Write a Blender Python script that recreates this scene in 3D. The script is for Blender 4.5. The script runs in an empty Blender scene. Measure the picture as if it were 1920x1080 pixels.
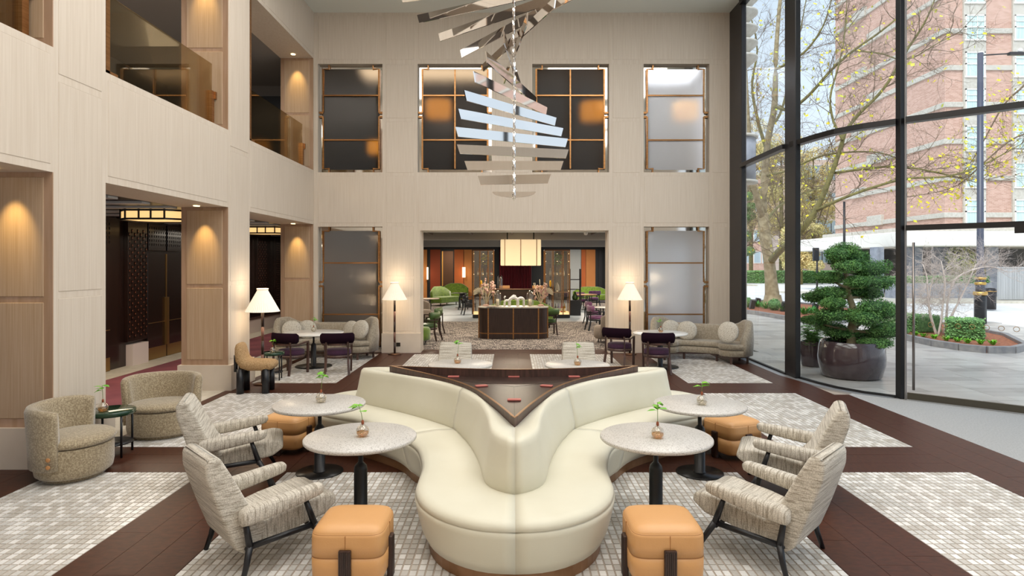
import bpy, bmesh, math, random
from mathutils import Vector, Matrix, noise
import numpy as np

# ------------------------------------------------------------------ camera, sky, lights, exposure
H = 2.1                     # eye height; the plan below is laid out in multiples of it
F = 1190.0                  # focal length in pixels of a 1920 px wide frame
sc = bpy.context.scene
COL = sc.collection
cam_d = bpy.data.cameras.new('camera'); cam = bpy.data.objects.new('camera', cam_d); COL.objects.link(cam)
cam.location = (0, 0, H); cam.rotation_euler = (math.pi/2, 0, 0)
cam_d.sensor_width = 36; cam_d.lens = F/1920*36; cam_d.shift_y = -45/1920; cam_d.clip_end = 600
sc.camera = cam
sc.view_settings.view_transform = 'Standard'; sc.view_settings.look = 'None'
sc.view_settings.gamma = 1; sc.view_settings.use_curve_mapping = False
sc.view_settings.exposure = 0.13
sc.cycles.use_denoising = True
sc.cycles.max_bounces = 7; sc.cycles.diffuse_bounces = 4; sc.cycles.transparent_max_bounces = 16
sc.cycles.sample_clamp_indirect = 6; sc.cycles.caustics_reflective = False; sc.cycles.caustics_refractive = False

w = bpy.data.worlds.new('sky'); sc.world = w; w.use_nodes = True
nt = w.node_tree; nt.nodes.clear()
_o = nt.nodes.new('ShaderNodeOutputWorld'); _b = nt.nodes.new('ShaderNodeBackground')
_t = nt.nodes.new('ShaderNodeTexCoord'); _s = nt.nodes.new('ShaderNodeSeparateXYZ'); _r = nt.nodes.new('ShaderNodeValToRGB')
nt.links.new(_t.outputs['Generated'], _s.inputs[0]); nt.links.new(_s.outputs['Z'], _r.inputs[0])
_r.color_ramp.elements[0].position = 0.0; _r.color_ramp.elements[0].color = (.80, .87, .95, 1)
_r.color_ramp.elements[1].position = 0.7; _r.color_ramp.elements[1].color = (.55, .71, .93, 1)
nt.links.new(_r.outputs[0], _b.inputs[0]); _b.inputs[1].default_value = 1.12
nt.links.new(_b.outputs[0], _o.inputs[0])

def light(name, kind, loc, power, color=(1, 1, 1), size=1, size_y=None, rot=(0, 0, 0), spot=60, blend=.6, radius=.05):
    d = bpy.data.lights.new(name, kind); d.energy = power; d.color = color
    if kind == 'AREA':
        d.shape = 'RECTANGLE'; d.size = size; d.size_y = size_y or size
    else:
        d.shadow_soft_size = radius
    if kind == 'SPOT':
        d.spot_size = math.radians(spot); d.spot_blend = blend
    o = bpy.data.objects.new(name, d); COL.objects.link(o); o.location = loc; o.rotation_euler = rot
    return o
def aim(o, target):
    o.rotation_euler = (Vector(target)-Vector(o.location)).to_track_quat('-Z', 'Y').to_euler()
CEIL = 3.856*H
# unseen area lights added under the double-height ceiling as interior fill
for k, (x, y, p) in enumerate([(-1.9, 0.2, 150), (2.9, 0.2, 200), (-1.9, 4.8, 150), (2.9, 4.8, 200), (-1.9, 9.6, 160), (2.9, 9.6, 190)]):
    light('ceiling_fill', 'AREA', (x, y, CEIL-.06), p, (1, .965, .92), 3.6, 3.6)

sun_d = bpy.data.lights.new('veiled_sun', 'SUN'); sun_d.energy = 3.4; sun_d.angle = math.radians(35); sun_d.color = (1, .97, .93)
sun = bpy.data.objects.new('veiled_sun', sun_d); COL.objects.link(sun); sun.rotation_euler = Vector((.55, .75, -1.15)).to_track_quat('-Z', 'Y').to_euler()

random.seed(7)
R = random.random
def U(a, b): return a+(b-a)*random.random()

# ------------------------------------------------------------------ materials
def C(h):
    h = h.lstrip('#'); v = [int(h[i:i+2], 16)/255 for i in (0, 2, 4)]
    return tuple(((c/12.92) if c <= .04045 else ((c+.055)/1.055)**2.4) for c in v)+(1,)
MATS = {}
def newmat(name):
    m = bpy.data.materials.new(name); m.use_nodes = True; m.node_tree.nodes.clear(); MATS[name] = m
    t = m.node_tree; o = t.nodes.new('ShaderNodeOutputMaterial')
    return m, t, o
def coords(t, stretch, which='Object'):
    tc = t.nodes.new('ShaderNodeTexCoord'); mp = t.nodes.new('ShaderNodeMapping')
    mp.inputs['Scale'].default_value = stretch
    t.links.new(tc.outputs[which], mp.inputs['Vector']); return mp.outputs[0]
def mat(name, c1, c2=None, rough=.5, metal=0, scale=6, stretch=(1, 1, 1), bump=0, bscale=None, lo=.35, hi=.65, tex='noise', emit=0, ecol=None, detail=3, coat=0, sheen=0, spec=None, which='Object', bstretch=None):
    m, t, o = newmat(name)
    p = t.nodes.new('ShaderNodeBsdfPrincipled'); t.links.new(p.outputs[0], o.inputs[0])
    p.inputs['Base Color'].default_value = C(c1); p.inputs['Roughness'].default_value = rough; p.inputs['Metallic'].default_value = metal
    if coat: p.inputs['Coat Weight'].default_value = coat; p.inputs['Coat Roughness'].default_value = .08
    if sheen: p.inputs['Sheen Weight'].default_value = sheen; p.inputs['Sheen Roughness'].default_value = .5
    if spec is not None: p.inputs['Specular IOR Level'].default_value = spec
    if emit: p.inputs['Emission Color'].default_value = C(ecol or c1); p.inputs['Emission Strength'].default_value = emit
    def texnode(sv, sca):
        if tex == 'voronoi':
            n = t.nodes.new('ShaderNodeTexVoronoi'); n.inputs['Scale'].default_value = sca; out = n.outputs['Distance']
        else:
            n = t.nodes.new('ShaderNodeTexNoise'); n.inputs['Scale'].default_value = sca; n.inputs['Detail'].default_value = detail; out = n.outputs[0]
        t.links.new(sv, n.inputs['Vector']); return out
    if c2:
        v = texnode(coords(t, stretch, which), scale)
        r = t.nodes.new('ShaderNodeValToRGB'); t.links.new(v, r.inputs[0])
        r.color_ramp.elements[0].position = lo; r.color_ramp.elements[0].color = C(c1)
        r.color_ramp.elements[1].position = hi; r.color_ramp.elements[1].color = C(c2)
        t.links.new(r.outputs[0], p.inputs['Base Color'])
    if bump:
        v = texnode(coords(t, bstretch or stretch, which), bscale or scale)
        b = t.nodes.new('ShaderNodeBump'); b.inputs['Strength'].default_value = bump; b.inputs['Distance'].default_value = .02
        t.links.new(v, b.inputs['Height']); t.links.new(b.outputs[0], p.inputs['Normal'])
    return m
def tweed(name, base, dark, light_, sx=(1, 1, 1), stripe='X', ss=9):
    """woven cloth: slub stripes along one axis over a fine thread grid"""
    m, t, o = newmat(name)
    p = t.nodes.new('ShaderNodeBsdfPrincipled'); t.links.new(p.outputs[0], o.inputs[0]); p.inputs['Roughness'].default_value = .95
    p.inputs['Sheen Weight'].default_value = .2; p.inputs['Specular IOR Level'].default_value = .15
    st = {'X': (1, .03, .1), 'Y': (.03, 1, .03), 'Z': (.1, .03, 1)}[stripe]
    n1 = t.nodes.new('ShaderNodeTexNoise'); n1.inputs['Scale'].default_value = ss*13; n1.inputs['Detail'].default_value = 3
    t.links.new(coords(t, st), n1.inputs['Vector'])
    n2 = t.nodes.new('ShaderNodeTexNoise'); n2.inputs['Scale'].default_value = 130; n2.inputs['Detail'].default_value = 2
    t.links.new(coords(t, (1, 1, 1)), n2.inputs['Vector'])
    r = t.nodes.new('ShaderNodeValToRGB'); t.links.new(n1.outputs[0], r.inputs[0])
    r.color_ramp.elements[0].position = .36; r.color_ramp.elements[0].color = C(dark)
    r.color_ramp.elements[1].position = .5; r.color_ramp.elements[1].color = C(base)
    e = r.color_ramp.elements.new(.66); e.color = C(light_)
    mx = t.nodes.new('ShaderNodeMix'); mx.data_type = 'RGBA'; mx.blend_type = 'MULTIPLY'; mx.inputs[0].default_value = .55
    r2 = t.nodes.new('ShaderNodeValToRGB'); t.links.new(n2.outputs[0], r2.inputs[0])
    r2.color_ramp.elements[0].position = .35; r2.color_ramp.elements[0].color = (.45, .42, .38, 1)
    r2.color_ramp.elements[1].position = .6; r2.color_ramp.elements[1].color = (1, 1, 1, 1)
    t.links.new(r.outputs[0], mx.inputs[6]); t.links.new(r2.outputs[0], mx.inputs[7]); t.links.new(mx.outputs[2], p.inputs['Base Color'])
    b = t.nodes.new('ShaderNodeBump'); b.inputs['Strength'].default_value = .35; b.inputs['Distance'].default_value = .004
    t.links.new(n2.outputs[0], b.inputs['Height']); t.links.new(b.outputs[0], p.inputs['Normal'])
    return m
def glassmat(name, tint, refl=.08, rough=0.0, flute=False, gcol=(1, 1, 1, 1), fres=.5):
    m, t, o = newmat(name)
    tr = t.nodes.new('ShaderNodeBsdfRefraction' if flute else 'ShaderNodeBsdfTransparent'); tr.inputs[0].default_value = C(tint)
    if flute: tr.inputs['Roughness'].default_value = .45; tr.inputs['IOR'].default_value = 1.25
    gl = t.nodes.new('ShaderNodeBsdfGlossy'); gl.inputs['Roughness'].default_value = rough; gl.inputs[0].default_value = gcol
    mx = t.nodes.new('ShaderNodeMixShader')
    fr = t.nodes.new('ShaderNodeLayerWeight'); fr.inputs[0].default_value = .12
    ma = t.nodes.new('ShaderNodeMath'); ma.operation = 'MULTIPLY_ADD'; ma.inputs[1].default_value = fres; ma.inputs[2].default_value = refl
    t.links.new(fr.outputs['Fresnel'], ma.inputs[0]); t.links.new(ma.outputs[0], mx.inputs[0])
    t.links.new(tr.outputs[0], mx.inputs[1]); t.links.new(gl.outputs[0], mx.inputs[2]); t.links.new(mx.outputs[0], o.inputs[0])
    if flute:
        wv = t.nodes.new('ShaderNodeTexWave'); wv.inputs['Scale'].default_value = 26; wv.bands_direction = 'X'
        t.links.new(coords(t, (1, 1, 1)), wv.inputs['Vector'])
        b = t.nodes.new('ShaderNodeBump'); b.inputs['Strength'].default_value = .5; b.inputs['Distance'].default_value = .01
        t.links.new(wv.outputs[0], b.inputs['Height']); t.links.new(b.outputs[0], gl.inputs['Normal'])
    return m

WALL = mat('limed_timber', '#d9cdbe', '#cfc1b0', rough=.6, scale=3, stretch=(9, 9, .35), lo=.3, hi=.7, detail=5, bump=.04)
WALLP = mat('limed_timber_panel', '#dacebf', '#cdbfae', rough=.6, scale=4, stretch=(14, 14, .3), lo=.25, hi=.75, detail=6, bump=.05)
STONE = mat('plinth_stone', '#dccfbf', '#cfc0ae', rough=.5, scale=2, lo=.3, hi=.7)
CEILM = mat('ceiling_plaster', '#dfe3dd', rough=.7)
GREYP = mat('grey_plaster', '#8d8a88', rough=.7)
WOOD = mat('stained_oak', '#512c1d', '#3a1f15', rough=.42, spec=.3, scale=4, stretch=(1, 12, 1), lo=.3, hi=.7, detail=6, bump=.03)
WOODX = mat('stained_oak_cross', '#4f2b1c', '#391e15', rough=.42, spec=.3, scale=4, stretch=(12, 1, 1), lo=.3, hi=.7, detail=6, bump=.03)
GROUT = mat('mosaic_grout', '#b3a699', rough=.45)
TILE_A = mat('mosaic_white', '#f3f2ef', '#eae8e4', rough=.28, scale=3)
TILE_B = mat('mosaic_pale_grey', '#dcdad6', '#cfcdc8', rough=.28, scale=3)
TILE_C = mat('mosaic_grey', '#cdc9c2', '#c0bbb3', rough=.28, scale=3)
MATT = mat('entrance_matting', '#b9b9b7', '#a3a3a2', rough=.9, scale=30, stretch=(6, 1, 1), bump=.3)
TRIMG = mat('brushed_trim', '#b9bcc0', rough=.35, metal=.6)
CREAM = mat('cream_leather', '#d9d5c2', '#d1ccb7', rough=.52, scale=1.5, lo=.3, hi=.7, bump=.02, bscale=160, sheen=.15)
TAN = mat('tan_leather', '#d6a26a', '#cb965e', rough=.42, scale=2, lo=.3, hi=.7, bump=.05, bscale=90)
TANS = mat('tan_stitching', '#a8703c', rough=.6)
DKWOOD = mat('dark_wenge', '#3f2a22', '#2c1c16', rough=.4, scale=5, stretch=(10, 10, .6))
BROWNW = mat('brown_walnut', '#5a4038', '#42302a', rough=.4, scale=5, stretch=(8, 8, .6))
BLACK = mat('black_metal', '#15161a', rough=.38)
BLACKB = mat('black_steel_base', '#1c1b1b', rough=.32, metal=.3)
BRONZE = mat('brushed_bronze', '#b58657', '#9c6f45', rough=.3, metal=.9, scale=3, stretch=(1, 1, 12))
BRONZED = mat('dark_bronze', '#6d5140', rough=.35, metal=.8)
CHROME = mat('polished_steel', '#e9e6e3', rough=.035, metal=1)
TERR = mat('terrazzo', '#8f8881', '#cbc7c1', rough=.35, scale=110, lo=.32, hi=.47, detail=2)
MARBLE = mat('white_marble', '#ebe9e4', '#c9c6c0', rough=.2, scale=2.5, lo=.5, hi=.8, detail=8)
TWEED = tweed('tweed', '#cbc4b7', '#a59c8d', '#dcd5c8', stripe='X', ss=8)
TWEEDZ = tweed('tweed_back', '#cbc4b7', '#a59c8d', '#dcd5c8', stripe='Z', ss=8)
TWEEDY = tweed('tweed_rear_chairs', '#d6cdb8', '#b1a58f', '#e8e2d2', stripe='Z', ss=8)
VELV = mat('sage_velvet', '#8b7b60', '#b3a487', rough=.8, scale=75, stretch=(1, 1, 1), lo=.42, hi=.62, detail=5, sheen=.5, bump=.2, bscale=40)
SOFAV = mat('grey_chenille', '#8e8270', '#a79c89', rough=.85, scale=30, lo=.35, hi=.65, sheen=.4, bump=.15, bscale=60)
PUFF = mat('speckled_boucle', '#c9c3b6', '#958b7b', rough=.95, scale=75, lo=.5, hi=.66, bump=.3, bscale=80)
BOUC = mat('camel_boucle', '#bd9c72', '#94744c', rough=.95, scale=70, lo=.4, hi=.65, bump=.5, bscale=70)
PURP = mat('aubergine_wool', '#45233f', '#371a32', rough=.9, scale=60, sheen=.1)
PURPD = mat('aubergine_wool_dark', '#1d0c18', rough=.95, spec=.1)
PLUM = mat('plum_velvet', '#7a4a72', '#5f3558', rough=.85, scale=8, sheen=.4)
LIME = mat('lime_velvet', '#6d8a1e', '#4f6a12', rough=.8, scale=10, sheen=.5)
GREENL = mat('green_leather', '#3f5a2a', rough=.4)
TAUPE = mat('taupe_weave', '#a3968a', '#877a6d', rough=.9, scale=80)
SHADE = mat('lit_pleated_shade', '#f7efe2', rough=.8, emit=.34, ecol='#ffe6c4')
PEND = mat('lit_drum_shade', '#f3dfb4', rough=.8, emit=.62, ecol='#ffdfae')
GREENG = mat('dark_green_lacquer', '#1d3a28', rough=.12, coat=.3)
OAKB = mat('oak_button', '#c08a55', rough=.5)
LEAF = mat('bright_leaf', '#7fc02e', '#5b9f2a', rough=.5, scale=20)
LEAFD = mat('deep_leaf', '#4f9a3a', '#357a2c', rough=.5, scale=20)
STEM = mat('green_stem', '#6f8a3a', rough=.6)
NUT = mat('russet_seed', '#96502f', rough=.5)
VGLASS = glassmat('clear_glass', '#f2efe8', .12)
VAMB = glassmat('amber_water', '#f2d3a6', .1)
PANE = glassmat('clear_facade_glass', '#fcfefe', .004, fres=.12)
BALG = glassmat('tinted_balustrade_glass', '#ddd2bb', .05, fres=.35)
FLUTE = glassmat('dark_fluted_glass', '#d2cac0', .07, .2, True, (.6,.56,.52,1))
FLUTEM = glassmat('smoky_fluted_glass', '#b0a89e', .22, .3, True, (.75,.7,.64,1))
FLUTEL = glassmat('pale_fluted_glass', '#eef0f4', .42, .35, True)
LACQ = mat('dark_lattice_wood', '#2b1813', '#1c0f0c', rough=.25, scale=3, stretch=(8, 8, .5), coat=.3)
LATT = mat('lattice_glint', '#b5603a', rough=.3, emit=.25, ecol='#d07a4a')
INK = mat('blue_black_wall', '#1d2026', rough=.5)
NEAR = mat('near_black', '#0d0d0f', rough=.4)
BRASS = mat('brass_kickplate', '#a98652', rough=.35, metal=.85)
MAUVE = mat('mauve_carpet', '#8a4a52', '#6d3540', rough=.95, scale=1.2, lo=.35, hi=.65, detail=5)
PALEST = mat('pale_stone_floor', '#cfc8b9', '#bdb5a5', rough=.5, scale=4)
WAINS = mat('white_wainscot', '#e0d2cc', rough=.5)
LANT = mat('lantern_panel', '#f2cf94', rough=.6, emit=.9, ecol='#ffd08a')
CARP = None
def carpet():
    m, t, o = newmat('plaid_woven_carpet')
    p = t.nodes.new('ShaderNodeBsdfPrincipled'); t.links.new(p.outputs[0], o.inputs[0]); p.inputs['Roughness'].default_value = .95
    ns = []
    for st in ((34, 2.2, 1), (2.2, 16, 1)):
        n = t.nodes.new('ShaderNodeTexNoise'); n.inputs['Scale'].default_value = 1.6; n.inputs['Detail'].default_value = 2
        t.links.new(coords(t, st), n.inputs['Vector']); ns.append(n)
    a = t.nodes.new('ShaderNodeMath'); a.operation = 'ADD'; t.links.new(ns[0].outputs[0], a.inputs[0]); t.links.new(ns[1].outputs[0], a.inputs[1])
    r = t.nodes.new('ShaderNodeValToRGB'); t.links.new(a.outputs[0], r.inputs[0])
    for i, (pos, c) in enumerate([(.8, '#3e3636'), (1.0, '#8b8078')]):
        pass
    b = t.nodes.new('ShaderNodeMath'); b.operation = 'MULTIPLY_ADD'; b.inputs[1].default_value = 2.4; b.inputs[2].default_value = -1.9
    t.links.new(a.outputs[0], b.inputs[0]); t.links.new(b.outputs[0], r.inputs[0])
    r.color_ramp.elements[0].position = .3; r.color_ramp.elements[0].color = C('#332b2c')
    r.color_ramp.elements[1].position = .75; r.color_ramp.elements[1].color = C('#b5aa9f')
    e = r.color_ramp.elements.new(.5); e.color = C('#736964')
    t.links.new(r.outputs[0], p.inputs['Base Color'])
    return m
CARP = carpet()
def brickmat():
    m, t, o = newmat('red_brick')
    p = t.nodes.new('ShaderNodeBsdfPrincipled'); t.links.new(p.outputs[0], o.inputs[0]); p.inputs['Roughness'].default_value = .9
    tc = t.nodes.new('ShaderNodeTexCoord'); sp = t.nodes.new('ShaderNodeSeparateXYZ'); cb = t.nodes.new('ShaderNodeCombineXYZ')
    ad = t.nodes.new('ShaderNodeMath'); t.links.new(tc.outputs['Object'], sp.inputs[0])
    t.links.new(sp.outputs[0], ad.inputs[0]); t.links.new(sp.outputs[1], ad.inputs[1])
    t.links.new(ad.outputs[0], cb.inputs[0]); t.links.new(sp.outputs[2], cb.inputs[1])
    b = t.nodes.new('ShaderNodeTexBrick'); b.inputs['Scale'].default_value = 3.2; b.inputs['Mortar Size'].default_value = .012
    b.inputs['Color1'].default_value = C('#b8917f'); b.inputs['Color2'].default_value = C('#cda898'); b.inputs['Mortar'].default_value = C('#d8c6ba')
    b.inputs['Row Height'].default_value = .25; b.inputs['Brick Width'].default_value = .75
    t.links.new(cb.outputs[0], b.inputs['Vector']); t.links.new(b.outputs[0], p.inputs['Base Color'])
    return m
BRICK = brickmat()
CONC = mat('pale_concrete', '#c9c4ba', '#bab4a8', rough=.8, scale=8)
WINF = mat('white_window_frame', '#ece8e0', rough=.5)
CURT = mat('net_curtain', '#d5e5e2', '#a9c4c2', rough=.8, scale=6, stretch=(5, 5, .1))
WHITEF = mat('cream_fascia', '#efeae0', rough=.7)
GRAN = mat('blue_grey_granite', '#9a9ea8', '#7d818b', rough=.5, scale=3)
PAVE = mat('wet_paving', '#d3cdc6', '#b9b3ad', rough=.28, scale=1.3, lo=.3, hi=.7, detail=5)
ROAD = mat('pale_road', '#ebe9e6', '#dcdad7', rough=.6, scale=.6)
KERB = mat('granite_kerb', '#8f8d8b', '#77767a', rough=.5, scale=6)
SOIL = mat('bark_mulch', '#a8694a', '#7a4a35', rough=.95, scale=14)
HEDGE = mat('box_hedge', '#5f8a4c', '#3b5f34', rough=.8, scale=14)
HEDGEL = mat('box_leaf', '#86b066', '#54824a', rough=.7, scale=9)
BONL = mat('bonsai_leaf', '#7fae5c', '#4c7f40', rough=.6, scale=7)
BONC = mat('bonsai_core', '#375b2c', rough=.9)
BARK = mat('plane_bark', '#ab9c7e', '#857657', rough=.9, scale=5, bump=.3)
BARKG = mat('mossy_bark', '#857d4c', '#665f3c', rough=.9, scale=6)
TWIG = mat('pale_twig', '#d2c4bb', rough=.9)
TWIGD = mat('brown_twig', '#7d6b58', rough=.9)
YELL = mat('yellow_leaf', '#e3c72c', '#c7d040', rough=.6, scale=.8)
AUT = mat('autumn_leaf', '#f0d89a', '#d3cf8c', rough=.7, scale=.5)
POTM = mat('glazed_plum_pot', '#4d3d40', '#3b2d30', rough=.16, scale=1.2, coat=.6)
FRAMEM = mat('anthracite_mullion', '#2a2729', rough=.4, metal=.2)
FRAMEB = mat('black_mullion', '#111012', rough=.35)
DOORR = mat('bronze_door_rail', '#5c574c', rough=.3, metal=.7)
STEELH = mat('brushed_steel_handle', '#8d8580', rough=.25, metal=1)
ORANGE = mat('orange_panel', '#dd6c30', '#e88342', rough=.6, scale=.6)
ORANGEL = mat('amber_panel', '#f0a05a', '#e6914c', rough=.6, scale=.6)
RUST = mat('rust_panel', '#a84a26', rough=.6)
CURTR = mat('oxblood_curtain', '#7a1626', '#4a0d18', rough=.9, scale=8, stretch=(6, 1, .1))
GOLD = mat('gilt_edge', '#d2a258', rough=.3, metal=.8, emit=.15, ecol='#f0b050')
WHITE = mat('matt_white_ceramic', '#eeece8', rough=.4)
CANDLE = mat('ivory_candle', '#efe6cf', rough=.6)
PINKF = mat('dusty_pink_bloom', '#dcbaac', '#c9a08f', rough=.9, scale=12)
PALM = mat('dried_palm', '#e4d8b8', rough=.9)
OCHRE = mat('ochre_bloom', '#d6a01e', rough=.9)
BOTT = [mat('bottle_'+n, c, rough=.12) for n, c in (('amber', '#9a5a1c'), ('green', '#24361f'), ('lilac', '#8f86c0'), ('red', '#b2412c'), ('clear', '#c9cdc8'), ('gold', '#c2912b'))]
LABELM = mat('paper_label', '#efe7d0', rough=.7)
SCREEN = mat('lit_sconce_tube', '#fff3de', rough=.5, emit=2.2, ecol='#ffe2b4')
WARMS = mat('amber_lampshade', '#f0b050', rough=.7, emit=1.2, ecol='#ffb040')
BLUEG = mat('blue_grey_stone', '#a9b1b8', '#98a1a9', rough=.35, scale=2)
DARKC = mat('black_coffer', '#151312', rough=.35)
REDP = mat('copper_power_pad', '#b0625a', rough=.45)
DECK = mat('dark_oak_deck', '#3a2a25', '#2c1f1b', rough=.28, scale=3, stretch=(6, 1, 1))
SOCK = mat('dark_socket', '#28241f', rough=.4)
SILVER = mat('corrugated_silver', '#b8b9ba', '#9a9b9c', rough=.5, scale=4, stretch=(12, 12, .1))
MIRR = mat('mirror', '#d8d4cd', rough=.05, metal=1)

# ------------------------------------------------------------------ mesh helpers
class MB:
    def __init__(s): s.bm = bmesh.new(); s.mi = 0
    def _new(s, before):
        for f in s.bm.faces:
            if f.index == -1 or f not in before: pass
    def box(s, a, b, bev=0, seg=2, mi=0, M=None):
        a = Vector(a); b = Vector(b); c = (a+b)/2; d = b-a
        m = Matrix.Translation(c) @ Matrix.Diagonal((abs(d.x), abs(d.y), abs(d.z), 1))
        if M: m = M @ m
        t = bmesh.new(); bmesh.ops.create_cube(t, size=1, matrix=m)
        if bev: bmesh.ops.bevel(t, geom=t.edges[:], offset=bev, segments=seg, profile=.6, affect='EDGES')
        s._merge(t, mi); return s
    def _merge(s, t, mi=0):
        base = [s.bm.verts.new(v.co) for v in t.verts]
        t.verts.index_update()
        for f in t.faces:
            try:
                nf = s.bm.faces.new([base[v.index] for v in f.verts]); nf.material_index = mi; nf.smooth = f.smooth
            except ValueError: pass
        t.free()
    def loft(s, rings, closed=True, cap=True, mi=0, smooth=True, loop=False):
        vs = [[s.bm.verts.new(p) for p in r] for r in rings]; n = len(rings[0])
        seq = list(range(len(rings)-1))
        for i in seq+([len(rings)-1] if loop else []):
            a = vs[i]; b = vs[(i+1) % len(rings)]
            for j in range(n if closed else n-1):
                k = (j+1) % n
                try:
                    f = s.bm.faces.new((a[j], a[k], b[k], b[j])); f.smooth = smooth; f.material_index = mi
                except ValueError: pass
        if cap and closed and not loop:
            for r in (vs[0][::-1], vs[-1]):
                try:
                    f = s.bm.faces.new(r); f.material_index = mi
                except ValueError: pass
        return s
    def lathe(s, prof, n=24, mi=0, c=(0, 0, 0), axis='Z', cap=True):
        rings = []
        for r, z in prof:
            ring = []
            for i in range(n):
                a = 2*math.pi*i/n
                if axis == 'Z': p = (c[0]+r*math.cos(a), c[1]+r*math.sin(a), c[2]+z)
                elif axis == 'Y': p = (c[0]+r*math.cos(a), c[1]+z, c[2]-r*math.sin(a))
                else: p = (c[0]+z, c[1]+r*math.cos(a), c[2]+r*math.sin(a))
                ring.append(p)
            rings.append(ring)
        return s.loft(rings, True, cap, mi)
    def tube(s, pts, rad, n=8, mi=0, cap=True, flat=None):
        """swept tube; rad = number or list; flat=(w,h) gives a rectangular bar"""
        pts = [Vector(p) for p in pts]; rings = []
        up = Vector((0, 0, 1))
        for i, p in enumerate(pts):
            d = (pts[min(i+1, len(pts)-1)]-pts[max(i-1, 0)]).normalized()
            u = d.cross(up)
            if u.length < .05: u = d.cross(Vector((0, 1, 0)))
            u.normalize(); v = u.cross(d).normalized()
            r = rad[i] if isinstance(rad, (list, tuple)) else rad
            if flat:
                rings.append([p+u*flat[0]/2*a+v*flat[1]/2*b for a, b in ((-1, -1), (1, -1), (1, 1), (-1, 1))])
            else:
                rings.append([p+(u*math.cos(2*math.pi*k/n)+v*math.sin(2*math.pi*k/n))*r for k in range(n)])
        return s.loft(rings, True, cap, mi, smooth=not flat)
    def prism(s, poly, z0, z1, mi=0, bev=0, seg=3, M=None, smooth=False):
        t = bmesh.new(); a = [t.verts.new((x, y, z0)) for x, y in poly]; b = [t.verts.new((x, y, z1)) for x, y in poly]
        n = len(poly)
        t.faces.new(a[::-1]); t.faces.new(b)
        for i in range(n): t.faces.new((a[i], a[(i+1) % n], b[(i+1) % n], b[i]))
        if M: bmesh.ops.transform(t, matrix=M, verts=t.verts[:])
        if bev: bmesh.ops.bevel(t, geom=t.edges[:], offset=bev, segments=seg, profile=.55, affect='EDGES')
        bmesh.ops.recalc_face_normals(t, faces=t.faces[:])
        if smooth or bev:
            for f in t.faces: f.smooth = True
        s._merge(t, mi); return s
    def ell(s, c, r, M=None, p=1.0, n=20, m=12, mi=0):
        rings = []
        def sp(v, e): return math.copysign(abs(v)**e, v)
        for i in range(1, m):
            ph = math.pi*i/m-math.pi/2; ring = []
            for j in range(n):
                th = 2*math.pi*j/n
                q = Vector((r[0]*sp(math.cos(ph), p)*sp(math.cos(th), p), r[1]*sp(math.cos(ph), p)*sp(math.sin(th), p), r[2]*sp(math.sin(ph), p)))
                if M: q = M @ q
                ring.append(Vector(c)+q)
            rings.append(ring)
        return s.loft(rings, True, True, mi)
    def quad(s, pts, mi=0):
        f = s.bm.faces.new([s.bm.verts.new(p) for p in pts]); f.material_index = mi; return s
    def build(s, name, mats, parent=None, smooth=None, sharp=None):
        if s.bm.faces: bmesh.ops.recalc_face_normals(s.bm, faces=s.bm.faces[:])
        me = bpy.data.meshes.new(name); s.bm.to_mesh(me); s.bm.free()
        for m in (mats if isinstance(mats, (list, tuple)) else [mats]): me.materials.append(m)
        if smooth is not None: me.polygons.foreach_set('use_smooth', [smooth]*len(me.polygons))
        o = bpy.data.objects.new(name, me); COL.objects.link(o)
        if parent: o.parent = parent
        return o
def tag(o, label=None, cat=None, group=None, kind=None):
    if label: o['label'] = label
    if cat: o['category'] = cat
    if group: o['group'] = group
    if kind: o['kind'] = kind
    return o
def thing(name, label, cat, loc=(0, 0, 0), rz=0, group=None):
    o = bpy.data.objects.new(name, None); COL.objects.link(o); o.empty_display_size = .1
    o.location = loc; o.rotation_euler = (0, 0, rz); return tag(o, label, cat, group)
def kids(o): return list(o.children)
def dup(root, loc=None, rz=None, label=None, group=None, scale=None):
    def cp(o, par):
        c = o.copy(); COL.objects.link(c)
        if par: c.parent = par
        for k in kids(o): cp(k, c)
        return c
    r = cp(root, None)
    if loc is not None: r.location = loc
    if rz is not None: r.rotation_euler = (0, 0, rz)
    if label: r['label'] = label
    if group: r['group'] = group
    if scale: r.scale = (scale,)*3 if isinstance(scale, (int, float)) else scale
    return r
def struct(o): o['kind'] = 'structure'; return o
def sbox(name, boxes, m, parent=None):
    b = MB()
    for bx in boxes: b.box(*bx)
    o = b.build(name, m, parent)
    return o if parent else struct(o)
def px(x, y, s):            # a point of the photograph at scale s (pixels per H)
    return Vector(((x-960)/s*H, F/s*H, H+(495-y)/s*H))
def fp(x, y):               # a floor point
    p = px(x, y, y-495); p.z = 0; return p
def cat_rom(pts, n):
    out = []; P = [Vector(p) for p in pts]; P = [2*P[0]-P[1]]+P+[2*P[-1]-P[-2]]
    seg = []
    for i in range(1, len(P)-2):
        for k in range(12):
            t = k/12; a, b, c, d = P[i-1:i+3]
            seg.append(.5*((2*b)+(c-a)*t+(2*a-5*b+4*c-d)*t*t+(3*b-a-3*c+d)*t**3))
    seg.append(P[-2])
    L = [0]
    for i in range(1, len(seg)): L.append(L[-1]+(seg[i]-seg[i-1]).length)
    for k in range(n+1):
        t = L[-1]*k/n; j = 1
        while j < len(L)-1 and L[j] < t: j += 1
        a = (t-L[j-1])/max(1e-9, L[j]-L[j-1]); out.append(seg[j-1].lerp(seg[j], min(1, max(0, a))))
    return out
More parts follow.
